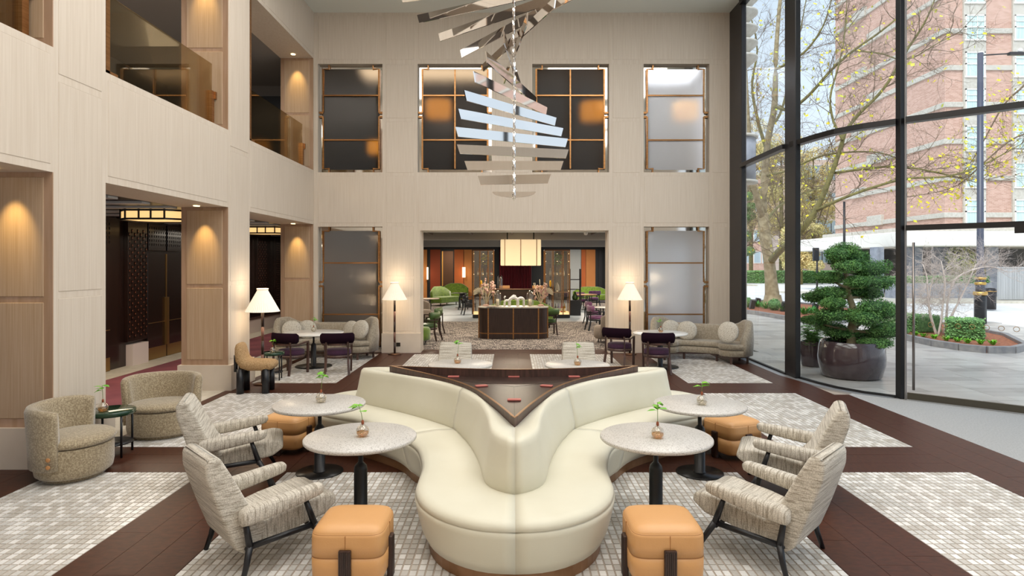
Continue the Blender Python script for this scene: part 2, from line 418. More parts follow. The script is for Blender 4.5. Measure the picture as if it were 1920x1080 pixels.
# ------------------------------------------------------------------ setting: shell
XW, XO = -2.25*H, -2.62*H
YB, YBO = 7.212*H, 7.212*H+.4
Z1, Z2, Z3 = 1.45*H, 2.063*H, 3.33*H
GL = [(5.25, 15.15), (5.23, 14.4), (5.21, 13.3), (5.20, 12.05), (5.28, 11.62), (5.36, 11.15), (5.48, 10.70), (5.72, 10.3), (6.05, 9.98), (6.10, 9.88)]
DOOR_A, DOOR_B = Vector((6.10, 9.87, 0)), Vector((7.95, 8.20, 0))
GFAR = [(7.95, 8.20), (9.6, 6.7), (9.6, 2.0), (9.6, -3.0)]

# floor: a dark substrate, then planks, mosaic and matting on it
poly = [(-5.5, -6), (-5.5, 15.9)] + [(5.3, 15.9)] + [(x+.02, y) for x, y in GL] + GFAR[0:] + [(9.6, -6)]
fl = MB().prism(poly[::-1], -.16, -.03).build('floor', GROUT); struct(fl)
PB = MB().box((-.5, -.5, 0), (.5, .5, 1)).build('plank', WOOD)     # unit plank
PBX = MB().box((-.5, -.5, 0), (.5, .5, 1)).build('plank', WOODX)
bpy.data.objects.remove(PB); bpy.data.objects.remove(PBX)
PME, PMEX = bpy.data.meshes['plank'], [m for m in bpy.data.meshes if m.name.startswith('plank.')][0]
def planks(x0, x1, y0, y1, along):
    if along == 'Y':
        nw = max(1, round((x1-x0)/.28)); wd = (x1-x0)/nw
        for i in range(nw):
            y = y0 - U(0, .9)
            while y < y1:
                a = max(y, y0); ln = U(1.5, 2.3); b = min(y+ln, y1); y += ln
                if b-a < .03: continue
                o = bpy.data.objects.new('plank', PME); COL.objects.link(o); o.parent = fl
                o.location = (x0+wd*(i+.5), (a+b)/2, -.035); o.scale = (wd-.003, b-a-.003, .035-U(0, .0006))
    else:
        nw = max(1, round((y1-y0)/.28)); wd = (y1-y0)/nw
        for i in range(nw):
            x = x0 - U(0, .9)
            while x < x1:
                a = max(x, x0); ln = U(1.5, 2.3); b = min(x+ln, x1); x += ln
                if b-a < .03: continue
                o = bpy.data.objects.new('plank', PMEX); COL.objects.link(o); o.parent = fl
                o.location = ((a+b)/2, y0+wd*(i+.5), -.035); o.scale = (b-a-.003, wd-.003, .035-U(0, .0006))
h = H
Y0 = 3.05*h-1.447*h-.0
cols = [(-2.19*h, -1.478*h), (-1.083*h, 1.083*h), (1.478*h, 2.195*h)]
rows = [(Y0-.9*h, Y0), (Y0, 3.05*h), (3.47*h, 4.917*h), (5.33*h, 7.04*h)]
rows = [(Y0-.42*h-1.447*h, Y0-.42*h), (Y0, 3.05*h), (3.47*h, 4.917*h), (5.33*h, 7.04*h)]
for xa, xb in ((-2.62*h, -2.19*h), (-1.478*h, -1.083*h), (1.083*h, 1.478*h)): planks(xa, xb, 1.4*h, 7.43*h, 'Y')
planks(2.195*h, 2.58*h, 1.4*h, 4.86*h, 'Y'); planks(2.195*h, 2.47*h, 4.86*h, 7.43*h, 'Y')
for ya, yb in ((3.05*h, 3.47*h), (4.917*h, 5.33*h), (7.04*h, 7.43*h)):
    for xa, xb in cols: planks(xa, xb, ya, yb, 'X')
planks(-.195*h, .195*h, 5.33*h, 7.04*h, 'Y')
# mosaic panels: real tiles, the largest in view are parts of their own, the rest one field
TX, TY, GAP = .056, .082, .013
grout_boxes = []; tiles = []
for ri, (ya, yb) in enumerate(rows[1:]):
    cc = list(cols)
    if ri == 2: cc = [cols[0], (-1.083*h, -.195*h), (.195*h, 1.083*h), cols[2]]
    for xa, xb in cc:
        grout_boxes.append(((xa+.001, ya+.001, -.034), (xb-.001, yb-.001, -.004)))
        nx, ny = int((xb-xa)/TX), int((yb-ya)/TY)
        dx, dy = (xb-xa)/nx, (yb-ya)/ny
        for j in range(ny):
            for i in range(nx):
                tiles.append((xa+dx*(i+.5), ya+dy*(j+.5), dx-GAP, dy-GAP))
sbox('mosaic_bed', grout_boxes, GROUT, fl)
def seen(t):
    return t[1] > 4.22 and abs(t[0]) < 960/F*t[1]-.02 and not (abs(t[0]) < 1.25) 
rr = random.Random(3)
def tcol(t):
    v = noise.noise((t[0]*1.3, t[1]*1.3, 0))*.14+rr.random()
    return 0 if v > .66 else (1 if v > .3 else 2)
tiles.sort(key=lambda t: (not seen(t), round(t[1], 2), abs(t[0])))
tms = []
for m in (TILE_A, TILE_B, TILE_C):
    o = MB().box((-.5, -.5, -.02), (.5, .5, 0)).build('mosaic_tile', m); tms.append(o.data); bpy.data.objects.remove(o)
for t in tiles[:300]:
    o = bpy.data.objects.new('mosaic_tile', tms[tcol(t)]); COL.objects.link(o); o.parent = fl
    o.location = (t[0], t[1], 0); o.scale = (t[2], t[3], 1)
vv, ff, mm = [], [], []
for t in tiles[300:]:
    b = len(vv); x, y, a, c = t[0], t[1], t[2]/2, t[3]/2
    for z in (-.02, 0):
        vv += [(x-a, y-c, z), (x+a, y-c, z), (x+a, y+c, z), (x-a, y+c, z)]
    ff += [(b+4, b+5, b+6, b+7), (b, b+1, b+5, b+4), (b+1, b+2, b+6, b+5), (b+2, b+3, b+7, b+6), (b+3, b, b+4, b+7)]
    mm += [tcol(t)]*5
me = bpy.data.meshes.new('mosaic_field'); me.from_pydata(vv, [], ff)
for m in (TILE_A, TILE_B, TILE_C): me.materials.append(m)
me.polygons.foreach_set('material_index', mm)
o = bpy.data.objects.new('mosaic_field', me); COL.objects.link(o); o.parent = fl; o['kind'] = 'stuff'
# matting inside the doors and the curved trim along the glass
m1 = [(2.58*h, -6), (2.58*h, 4.86*h), (5.55, 10.35)] + [(5.66, 10.2), (5.97, 9.93), (6.10, 9.80), (7.9, 8.15), (9.55, 6.68), (9.55, -6)]
MB().prism(m1[::-1] if False else m1, -.034, -.002).build('entrance_mat', MATT, fl)
tr = MB(); gi = [(x-.03, y) for x, y in GL[:-1]] ; go = [(x-.16, y-.04) for x, y in GL[:-1]]
tr.prism(gi+go[::-1], -.034, .003); tr.build('glass_line_trim', TRIMG, fl)
struct(fl)

# left wall
opens = [(3.0, 6.54), (7.38, 10.57), (11.43, 15.10)]
b = MB()
b.box((XO, -6, 0), (XW, 3.0, CEIL)); b.box((XO, 6.54, 0), (XW, 7.38, CEIL)); b.box((XO, 10.57, 0), (XW, 11.43, CEIL))
b.box((XO, 15.10, 0), (XW-.001, 15.55, CEIL))
for ya, yb in opens:
    b.box((XO, ya, Z1), (XW, yb, Z2)); b.box((XO, ya, Z3), (XW, yb, CEIL))
wl = struct(b.build('wall_left', WALL))
def panel(par, a, b_, m=WALLP): MB().box(a, b_, .006, 1).build('panel', m, par)
for ya, yb in ((6.54, 7.38), (10.57, 11.43)):
    for za, zb in ((.5, 1.74), (1.81, 4.0), (4.08, 6.9), (7.0, 8.0)):
        panel(wl, (XW-.004, ya+.07, za), (XW+.004, yb-.07, zb))
for ya, yb in opens:
    n = 1
    for za, zb in ((Z1+.08, Z2-.08), (Z3+.08, CEIL-.08)):
        panel(wl, (XW-.004, ya+.04, za), (XW+.004, yb-.04, zb))
REVM = mat('warmlit_timber_frame', '#b3937a', '#a58568', rough=.6, scale=3, stretch=(6, 6, .5))  # reveal frame and panel: warm light put into the timber's tan colour
REVP = mat('warmlit_timber_panel', '#bda287', '#b09475', rough=.6, scale=5, stretch=(18, 18, .3), detail=6)
for ya in (6.54, 10.57, 15.10):
    for za, zb, top in ((0.42, Z1, 1), (Z2, Z3, 2)):
        MB().box((XO+.001, ya-.012, za), (XW-.001, ya+.002, zb)).build('reveal_frame', REVM, wl)
        zm = za+(zb-za)*.50
        panel(wl, (XO+.09, ya-.02, za+.09), (XW-.09, ya-.004, zm-.03), REVP)
        panel(wl, (XO+.09, ya-.02, zm+.03), (XW-.09, ya-.004, zb-.05), REVP)
sbox('baseboard_left', [((XO-.04, ya-.06, 0), (XW+.075, yb+.06, .42)) for ya, yb in ((6.54, 7.38), (10.57, 11.43))]+[((XO, 15.04, 0), (XW+.05, 15.1, .42))], STONE)
sbox('trim_1', [((XO+.02, ya, -.03), (XW-.02, yb, .004)) for ya, yb in opens[1:]], PALEST)

# back wall with its openings
def px2x(x): return (x-960)/165*H
WIN = [(px2x(596), px2x(717), 2.042*H, 3.275*H), (px2x(783), px2x(922), 2.042*H, 3.275*H), (px2x(998), px2x(1142), 2.042*H, 3.275*H), (px2x(1207), px2x(1330), 2.042*H, 3.275*H),
       (px2x(596), px2x(717), .04, 1.424*H), (px2x(1207), px2x(1330), .04, 1.424*H)]
OPEN = (px2x(788), px2x(1141), 0, 1.40*H)
holes = WIN+[OPEN]
xs = sorted({XW, 5.24}|{a for q in holes for a in q[:2]}); zs = sorted({0, CEIL}|{a for q in holes for a in q[2:]})
b = MB()
for i in range(len(xs)-1):
    z0 = None
    for j in range(len(zs)-1):
        cx, cz = (xs[i]+xs[i+1])/2, (zs[j]+zs[j+1])/2
        solid = not any(q[0] < cx < q[1] and q[2] < cz < q[3] for q in holes)
        if solid and z0 is None: z0 = zs[j]
        if z0 is not None and (not solid or j == len(zs)-2):
            b.box((xs[i], YB, z0), (xs[i+1], YBO, zs[j+1] if solid else zs[j])); z0 = None
wb = struct(b.build('wall_back', WALL))
F_ = YB-.004
def bp(xa, xb, za, zb): panel(wb, (px2x(xa), F_, za), (px2x(xb), YB+.004, zb))
for xa, xb in ((597, 716), (1208, 1329)):
    bp(xa, xb, 3.08, 4.2); bp(xa, xb, 6.98, 8.02)
for xa, xb in ((724, 776), (1149, 1200), (929, 991)):
    lo = .5 if xa != 929 else 3.08
    if xa != 929: bp(xa, xb, .5, 1.74); bp(xa, xb, 1.81, 3.0)
    bp(xa, xb, 3.08, 4.2); bp(xa, xb, 4.28, 5.5); bp(xa, xb, 5.58, 6.86); bp(xa, xb, 6.98, 8.02)
for xa, xb in ((785, 922), (998, 1141)): bp(xa, xb, 3.08, 4.2); bp(xa, xb, 6.98, 8.02)
for za, zb in ((.1, 2.98), (3.08, 4.2), (4.28, 6.86), (6.98, 8.02)): bp(1336, 1364, za, zb)
s_ = 167
sbox('baseboard_back', [((px2x(718), YB-.16, 0), (OPEN[0]+.03, YB, .46)), ((OPEN[1]-.03, YB-.16, 0), (px2x(1206), YB, .46)), ((px2x(1332), YB-.16, 0), (5.2, YB, .46))], STONE)
sbox('trim_2', [((OPEN[0], YB-.01, 2.90), (OPEN[1], YBO, 2.94)), ((OPEN[1]-.02, YB+.06, 0), (OPEN[1]+.01, YBO, 2.94)), ((OPEN[0]-.01, YB+.06, 0), (OPEN[0]+.02, YBO, 2.94))], WALLP)
cp = [(-5.5, -6), (-5.5, 15.55), (5.3, 15.55)]+[(x+.1, y) for x, y in GL]+GFAR+[(9.6, -6)]
struct(MB().prism(cp, CEIL, CEIL+.3).build('ceiling', CEILM))
sbox('wall_front', [((-5.5, -6.2, 0), (9.6, -6, CEIL))], WALL)
# decorative interior windows: bronze frames stepping round the pane, mirror strips outside
def deco(idx, q, vert, glass, hs):
    x0, x1, z0, z1 = q; r = struct(bpy.data.objects.new('window_%d' % idx, None)); COL.objects.link(r)
    y = YB+.10; zm = (z0+z1)/2+.1
    MB().box((x0+.09, y+.03, z0+.08), (x1-.09, y+.045, z1-.09)).build('fluted_pane', glass, r)
    m = MB()
    for a in ((x0, z0, x0+.09, z1), (x1-.09, z0, x1, z1), (x0+.09, z1-.09, x1-.09, z1), (x0+.09, z0, x1-.09, z0+.08)):
        m.box((a[0], y+.05, a[1]), (a[2], y+.06, a[3]))
    m.build('mirror_strip', MIRR, r)
    f = MB(); fl_ = (.035, .045)
    for sx, xe in ((1, x0), (-1, x1)):
        a = xe+sx*.10
        f.tube([(a, y, zm+.05), (a, y, z1-.10), (a+sx*.14, y, z1-.10), (a+sx*.14, y, z1)], 0, flat=fl_)
        f.tube([(xe, y, zm+.05), (a, y, zm+.05)], 0, flat=fl_); f.tube([(xe, y, zm-.05), (a, y, zm-.05)], 0, flat=fl_)
        f.tube([(a, y, zm-.05), (a, y, z0+.10), (a+sx*.14, y, z0+.10), (a+sx*.14, y, z0)], 0, flat=fl_)
    f.build('bronze_frame', BRONZE, r)
    for z in hs: MB().box((x0+.11, y-.015, z-.016), (x1-.11, y+.02, z+.016)).build('glazing_bar', BRONZE, r)
    if vert: MB().box(((x0+x1)/2-.016, y-.018, z0+.1), ((x0+x1)/2+.016, y+.022, z1-.1)).build('glazing_bar', BRONZE, r)
    return r
hz = [H+(495-y)/165*H for y in (177, 261)]; hz2 = [H+(495-y)/165*H for y in (493, 590)]
for i, q in enumerate(WIN):
    deco(i+1, q, i in (1, 2), {3: FLUTEL, 4: FLUTEM, 5: FLUTEL}.get(i, FLUTE), hz if i < 4 else hz2)

# rooms behind: upper room, gallery, lift lobby, bar
sbox('wall_upper_room', [((-5.4, 18.2, 4.0), (5.3, 18.4, 7.4)), ((-5.45, 15.55, 4.0), (-5.35, 18.2, 7.4))], INK)
sbox('floor_upper_room', [((-5.4, YBO+.01, 3.95), (5.3, 18.2, 4.1))], TAUPE)
sbox('ceiling_upper_room', [((-5.4, YBO+.01, 7.3), (5.3, 18.2, 7.4))], GREYP)
sbox('wall_gallery', [((-9.6, -2, 4.3), (-9.5, 17.6, 7.6)), ((-9.6, 17.5, 4.3), (XO, 17.6, 7.6))], GREYP)
sbox('door_3', [((-9.5, 3, 4.33), (-9.42, 9.2, 6.7)), ((-9.5, 10.0, 4.33), (-9.42, 13.0, 6.5)), ((-7.6, 17.4, 4.33), (-6.3, 17.5, 6.7))], INK)
sbox('floor_gallery', [((-9.5, -2, 4.1), (XO, 17.5, 4.3))], TAUPE)
sbox('ceiling_gallery', [((-9.5, -2, Z3+.02), (XO, 17.5, Z3+.2))], GREYP)
sbox('wall_lobby', [((-8.04, 2, 0), (-7.94, 22, 3.05)), ((-8.04, 22, 0), (XO, 22.1, 3.05)), ((XO, 15.56, 0), (XO+.02, 22, 3.05))], LACQ)
sbox('ceiling_lobby', [((-7.94, 2, 3.05), (XO, 22, 3.15))], DARKC)
sbox('trim_3', [((-7.9, y, 3.02), (XO-.1, y+.22, 3.05)) for y in np.arange(4, 21.5, .8)], mat('pale_ceiling_strip', '#c9c9c9', rough=.4))
sbox('floor_lobby', [((-7.94, 2, -.1), (XO, 22, -.004))], MAUVE)
sbox('trim_4', [((-7.94, 2, -.004), (-7.35, 22, .003)), ((-5.75, 2, -.004), (XO, 22, .003))], PALEST)
sbox('wall_lobby_wainscot', [((-7.94, 15.3, 0), (-7.86, 22, .42))], WAINS)
sbox('trim_5', [((-7.94, 15.3, .42), (-7.84, 22, .46))], BROWNW)
sbox('trim_6', [((-7.94, 13.05, 0), (-7.80, 13.62, .44))], WAINS)
# lobby joinery: doors with brass plates, pierced lattice columns
def lobby_door(i, y0, y1):
    r = struct(bpy.data.objects.new('door_%d' % i, None)); COL.objects.link(r)
    ym = (y0+y1)/2
    for a, c in ((y0, ym), (ym, y1)):
        lf = MB().box((-7.94, a+.01, .0), (-7.88, c-.01, 2.35), .004, 1).build('door_leaf', LACQ, r)
        MB().box((-7.879, a+.02, .01), (-7.872, c-.02, .27)).build('kick_plate', BRASS, lf)
        MB().box((-7.88, a+.02, .80), (-7.870, c-.02, .815)).build('inlay_line', BRASS, lf)
    MB().box((-7.88, ym-.07, .28), (-7.83, ym+.03, 1.35)).build('pull_handle', BRASS, r)
    MB().box((-7.88, ym-.02, 1.35), (-7.865, ym, 2.33)).build('brass_strip', BRASS, r)
    for k in range(2):
        MB().box((-7.90, y0+.03+k*(y1-y0)/2, 2.40), (-7.87, y0+(k+1)*(y1-y0)/2-.03, 2.98), .004, 1).build('overdoor_panel', LACQ, r)
    g = MB()
    for k in range(int((y1-y0)/.09)):
        for q in range(5):
            g.box((-7.872, y0+.06+k*.09, 2.5+q*.09), (-7.862, y0+.075+k*.09, 2.55+q*.09))
    tag(g.build('slot_row', NEAR, r), kind='stuff')
    return r
lobby_door(1, 13.72, 15.22); lobby_door(2, 10.9, 12.45)
def lattice(y0, y1, z0=.5):
    r = thing('lattice_column', 'x', 'column', (-7.9, (y0+y1)/2, 0))
    MB().box((-.04, -(y1-y0)/2, z0), (.05, (y1-y0)/2, 2.98), .004, 1).build('panel', LACQ, r)
    g = MB(); wd = y1-y0; n = 7
    for i in range(n):
        for k in range(int((2.75-z0)/.075)):
            if (i+k) % 2: continue
            yy = -wd/2+.04+(wd-.08)*i/(n-1)
            g.box((.05, yy-.012, z0+.1+k*.075), (.056, yy+.012, z0+.125+k*.075))
            g.box((.05, yy-.02, z0+.06+k*.075), (.064, yy-.012, z0+.15+k*.075), mi=1)
    tag(g.build('pierced_slots', [LATT, LACQ], r), kind='stuff')
    return r
o = lattice(12.98, 13.66); o['label'] = 'tall pierced dark wood column glowing copper between the lift doors'; o['group'] = 'lobby lattice columns'
o = lattice(19.6, 20.3, .8); o['label'] = 'distant pierced dark wood column seen behind the left floor lamp'; o['group'] = 'lobby lattice columns'
o = lattice(21.1, 21.5, .8); o['label'] = 'narrow pierced dark column beside the bright lobby niche'; o['group'] = 'lobby lattice columns'
o = MB().box((-5.95, 21.93, 1.15), (-5.6, 21.97, 2.5)).build('lit_niche', mat('lit_niche', '#f5ede0', emit=1.2), None)
tag(o, 'bright white lit niche at the end of the lobby', 'niche')
def lantern(label, x, y, sx=.32, sy=.45):
    r = thing('ceiling_lantern', label, 'ceiling light', (x, y, 2.85), 0, 'lobby ceiling lanterns'); c = .2
    P_ = [(-sx, -sy), (sx, -sy), (sx+c, -sy+c), (sx+c, sy-c), (sx, sy), (-sx, sy), (-sx-c, sy-c), (-sx-c, -sy+c)]
    MB().prism(P_, .01, .14).build('glass_panel', LANT, r)
    f = MB(); Q = [(a*1.02, b_*1.02) for a, b_ in P_]
    for z in (.005, .15): f.tube([(a, b_, z) for a, b_ in Q+Q[:1]], 0, flat=(.03, .03))
    for a, b_ in Q+[(-.1, -sy*1.02), (.1, -sy*1.02)]: f.box((a-.012, b_-.012, 0), (a+.012, b_+.012, .20))
    f.build('lantern_frame', BLACK, r)
    return r
lantern('glowing octagonal lantern on the lobby ceiling above the lift doors', -6.1, 11.0)
lantern('far octagonal lobby lantern showing above the left floor lamp', -6.1, 15.9)
light('lobby_glow', 'AREA', (-6.6, 11, 2.7), 60, (1, .85, .65), 1.2, 3)
light('lobby_glow', 'AREA', (-6.6, 18, 2.9), 50, (1, .88, .72), 1.2, 4)
light('gallery_fill', 'AREA', (-7.6, 10, 6.9), 170, (1, .93, .85), 2, 8)  # unseen area light added to lighten the gallery
light('upper_room_fill', 'AREA', (3.9, 16.9, 7.2), 90, (.95, .97, 1), 2, 1.5)  # area lights added inside so the upper windows read less black
light('upper_room_fill', 'AREA', (-2, 17, 7.2), 30, (1, .85, .65), 4, 1)
# warm downlights grazing the reveals
def downlight(x, y, z, label, p=42):
    d = MB().lathe([(.0, .0), (.045, 0), (.05, -.012), (0, -.012)], 16, c=(x, y, z)).build('downlight', mat('lit_downlight', '#ffe2a8', emit=5) if 'lit_downlight' not in MATS else MATS['lit_downlight'])
    tag(d, label, 'downlight', 'soffit downlights')
    l = light('downlight_beam', 'SPOT', (x, y, z-.03), p, (1, .70, .26), spot=46, blend=1.0, radius=.02); aim(l, (x, y+.30, z-.66))
for y, n in ((6.23, 'near'), (10.26, 'middle'), (14.79, 'far')):
    downlight(-5.1, y, Z1, 'small recessed downlight in the lower soffit over the %s pier' % n)
    downlight(-5.1, y, Z3, 'small recessed downlight in the upper soffit over the %s pier' % n)
# glass balustrades between the piers
def balus(ya, yb, label):
    r = thing('glass_balustrade', label, 'balustrade', (XW-.25, ya, Z2), 0, 'gallery balustrades'); L_ = yb-ya
    MB().box((-.01, .05, .0), (.01, L_-.05, 1.08)).build('glass_panel', BALG, r)
    MB().box((-.04, .02, -.01), (.04, L_-.02, .05)).build('base_shoe', NEAR, r)
    f = MB()
    f.box((-.05, L_-.14, .0), (.05, L_-.05, .62)); f.box((-.07, L_-.05, .5), (.07, L_-.0, .62))
    f.build('end_post', BRONZE, r)
    MB().box((.205, .0, 0), (.245, .07, 2.6)).box((.205, .0, 0), (.245, .22, .035)).build('upright', BRONZE, r)
    for k in (.25, .55, .85): MB().box((-.03, L_*k-.04, .03), (.03, L_*k+.04, .09)).build('clamp', BRONZED, r)
balus(3.02, 6.52, 'tinted glass balustrade of the gallery at the upper left corner of the photo')
balus(7.4, 10.55, 'tinted glass balustrade with bronze end post in the middle gallery opening')
balus(11.45, 15.08, 'tinted glass balustrade in the gallery opening nearest the back wall')
# lamps seen through the fluted panes of the upper room
def shaded(label, x, y, z, r=.32, hgt=.4):
    t = thing('drum_lamp', label, 'lamp', (x, y, 4.1), 0, 'upper room lamps')
    MB().lathe([(r, z-4.1), (r, z-4.1+hgt)], 20).build('lamp_shade', WARMS, t)
    MB().lathe([(.12, 0), (.12, .03), (.02, .05), (.02, z-4.1)], 12).build('stand', BLACK, t)
shaded('amber drum lamp glowing behind the right upper window', 4.55, 16.6, 5.9)
shaded('amber drum lamp glowing behind the upper window left of the rightmost', 2.1, 16.4, 5.85)
shaded('amber drum lamp glowing behind the upper window left of the sculpture', -1.9, 16.4, 5.9)
shaded('low amber lamp glowing behind the leftmost upper window', -3.5, 16.3, 4.95, .2, .3)

# ------------------------------------------------------------------ glazed facade
def glass_run(pts, z0, z1, name='window_pane', par=None):
    m = MB(); a = [Vector((x, y, 0)) for x, y in pts]; ra = []
    for i, p in enumerate(a):
        d = (a[min(i+1, len(a)-1)]-a[max(i-1, 0)]).normalized(); n_ = Vector((d.y, -d.x, 0))*.008
        ra.append([p+n_+Vector((0, 0, z0)), p-n_+Vector((0, 0, z0)), p-n_+Vector((0, 0, z1)), p+n_+Vector((0, 0, z1))])
    m.loft(ra, True, True, smooth=False); return m.build(name, PANE, par)
ZT = 4.33
wf = bpy.data.objects.new('window_7', None); COL.objects.link(wf); struct(wf)
A = GL[1:4]; B = [(5.235, 11.85)]+GL[4:9]
glass_run(A, .02, ZT, par=wf); glass_run(A, ZT, CEIL, par=wf); glass_run(B, .02, ZT, par=wf); glass_run(B, ZT, CEIL, par=wf)
MB().box((5.19, 14.35, 0), (5.30, 15.14, CEIL), .006, 1).build('mullion', FRAMEM, wf)
MB().box((5.19, 11.62, 0), (5.285, 12.08, CEIL), .006, 1).build('mullion', FRAMEB, wf)
MB().box((6.035, 9.86, 0), (6.10, 9.99, CEIL), .004, 1).build('mullion', FRAMEB, wf)
MB().box((6.10, 9.85, 0), (6.13, 9.90, CEIL), .004, 1).build('mullion_cover', GREYP, wf)
def bar(pts, z, hgt, wdt, name, m, par): MB().tube([(x, y, z) for x, y in pts], 0, flat=(wdt, hgt)).build(name, m, par)
bar(A, ZT, .09, .14, 'transom', FRAMEB, wf); bar(B, ZT, .09, .14, 'transom', FRAMEB, wf)
bar(A, .015, .04, .05, 'sill_channel', NEAR, wf); bar(B, .015, .04, .05, 'sill_channel', NEAR, wf)
bar(GL[1:9], CEIL-.06, .12, .16, 'head_channel', FRAMEB, wf)
D = [(DOOR_A.x+.02, DOOR_A.y-.02), (DOOR_B.x, DOOR_B.y)]
glass_run(D, 2.7, ZT, par=wf); glass_run(D, ZT, CEIL, par=wf)
bar(D, ZT, .09, .14, 'transom', FRAMEB, wf); bar(D, 2.66, .08, .12, 'door_head', FRAMEB, wf)
dv = (DOOR_B-DOOR_A).normalized()
q = DOOR_A+dv*1.35
MB().tube([(q.x, q.y, 2.58), (q.x+dv.x*.9, q.y+dv.y*.9, 2.58)], 0, flat=(.12, .09)).build('door_closer', FRAMEB, wf)
for k in range(len(GFAR)-1):
    g = [GFAR[k], GFAR[k+1]]; n_ = max(1, int(math.dist(*g)/2.4))
    glass_run(g, .02, CEIL, par=wf); bar(g, ZT, .09, .14, 'transom', FRAMEB, wf)
    for i in range(n_):
        x = g[0][0]+(g[1][0]-g[0][0])*i/n_; y = g[0][1]+(g[1][1]-g[0][1])*i/n_
        MB().box((x-.04, y-.06, 0), (x+.04, y+.06, CEIL)).build('mullion', FRAMEB, wf)
dr = bpy.data.objects.new('door_4', None); COL.objects.link(dr); struct(dr)
glass_run([(DOOR_A.x+.04, DOOR_A.y-.03), (DOOR_B.x-.03, DOOR_B.y+.02)], .1, 2.6, 'door_pane', dr)
bar([(DOOR_A.x+.03, DOOR_A.y-.03), (DOOR_B.x, DOOR_B.y)], .06, .10, .05, 'bottom_rail', DOORR, dr)
bar([(DOOR_A.x+.03, DOOR_A.y-.03), (DOOR_B.x, DOOR_B.y)], .004, .012, .09, 'threshold', TRIMG, dr)
q = DOOR_A+dv*.14; nn = Vector((-dv.y, dv.x, 0))*-.09
if nn.x > 0: nn = -nn
hd = MB().tube([q+nn+Vector((0, 0, .17)), q+nn+Vector((0, 0, 2.43))], .018, 12).build('pull_handle', STEELH, dr)
for z in (.45, 1.35, 2.2): MB().tube([q+Vector((0, 0, z)), q+nn+Vector((0, 0, z))], .008, 8).build('standoff', CHROME, hd)
for k in range(9):
    p_ = DOOR_A+dv*(.35+.17*k)
    t = MB().tube([p_+dv*(.035*math.cos(a))+Vector((0, 0, 1.18+.035*math.sin(a)))+nn*.12 for a in np.linspace(0, 2*math.pi, 13)], .004, 5)
    t.build('manifestation_ring', BRASS, dr)
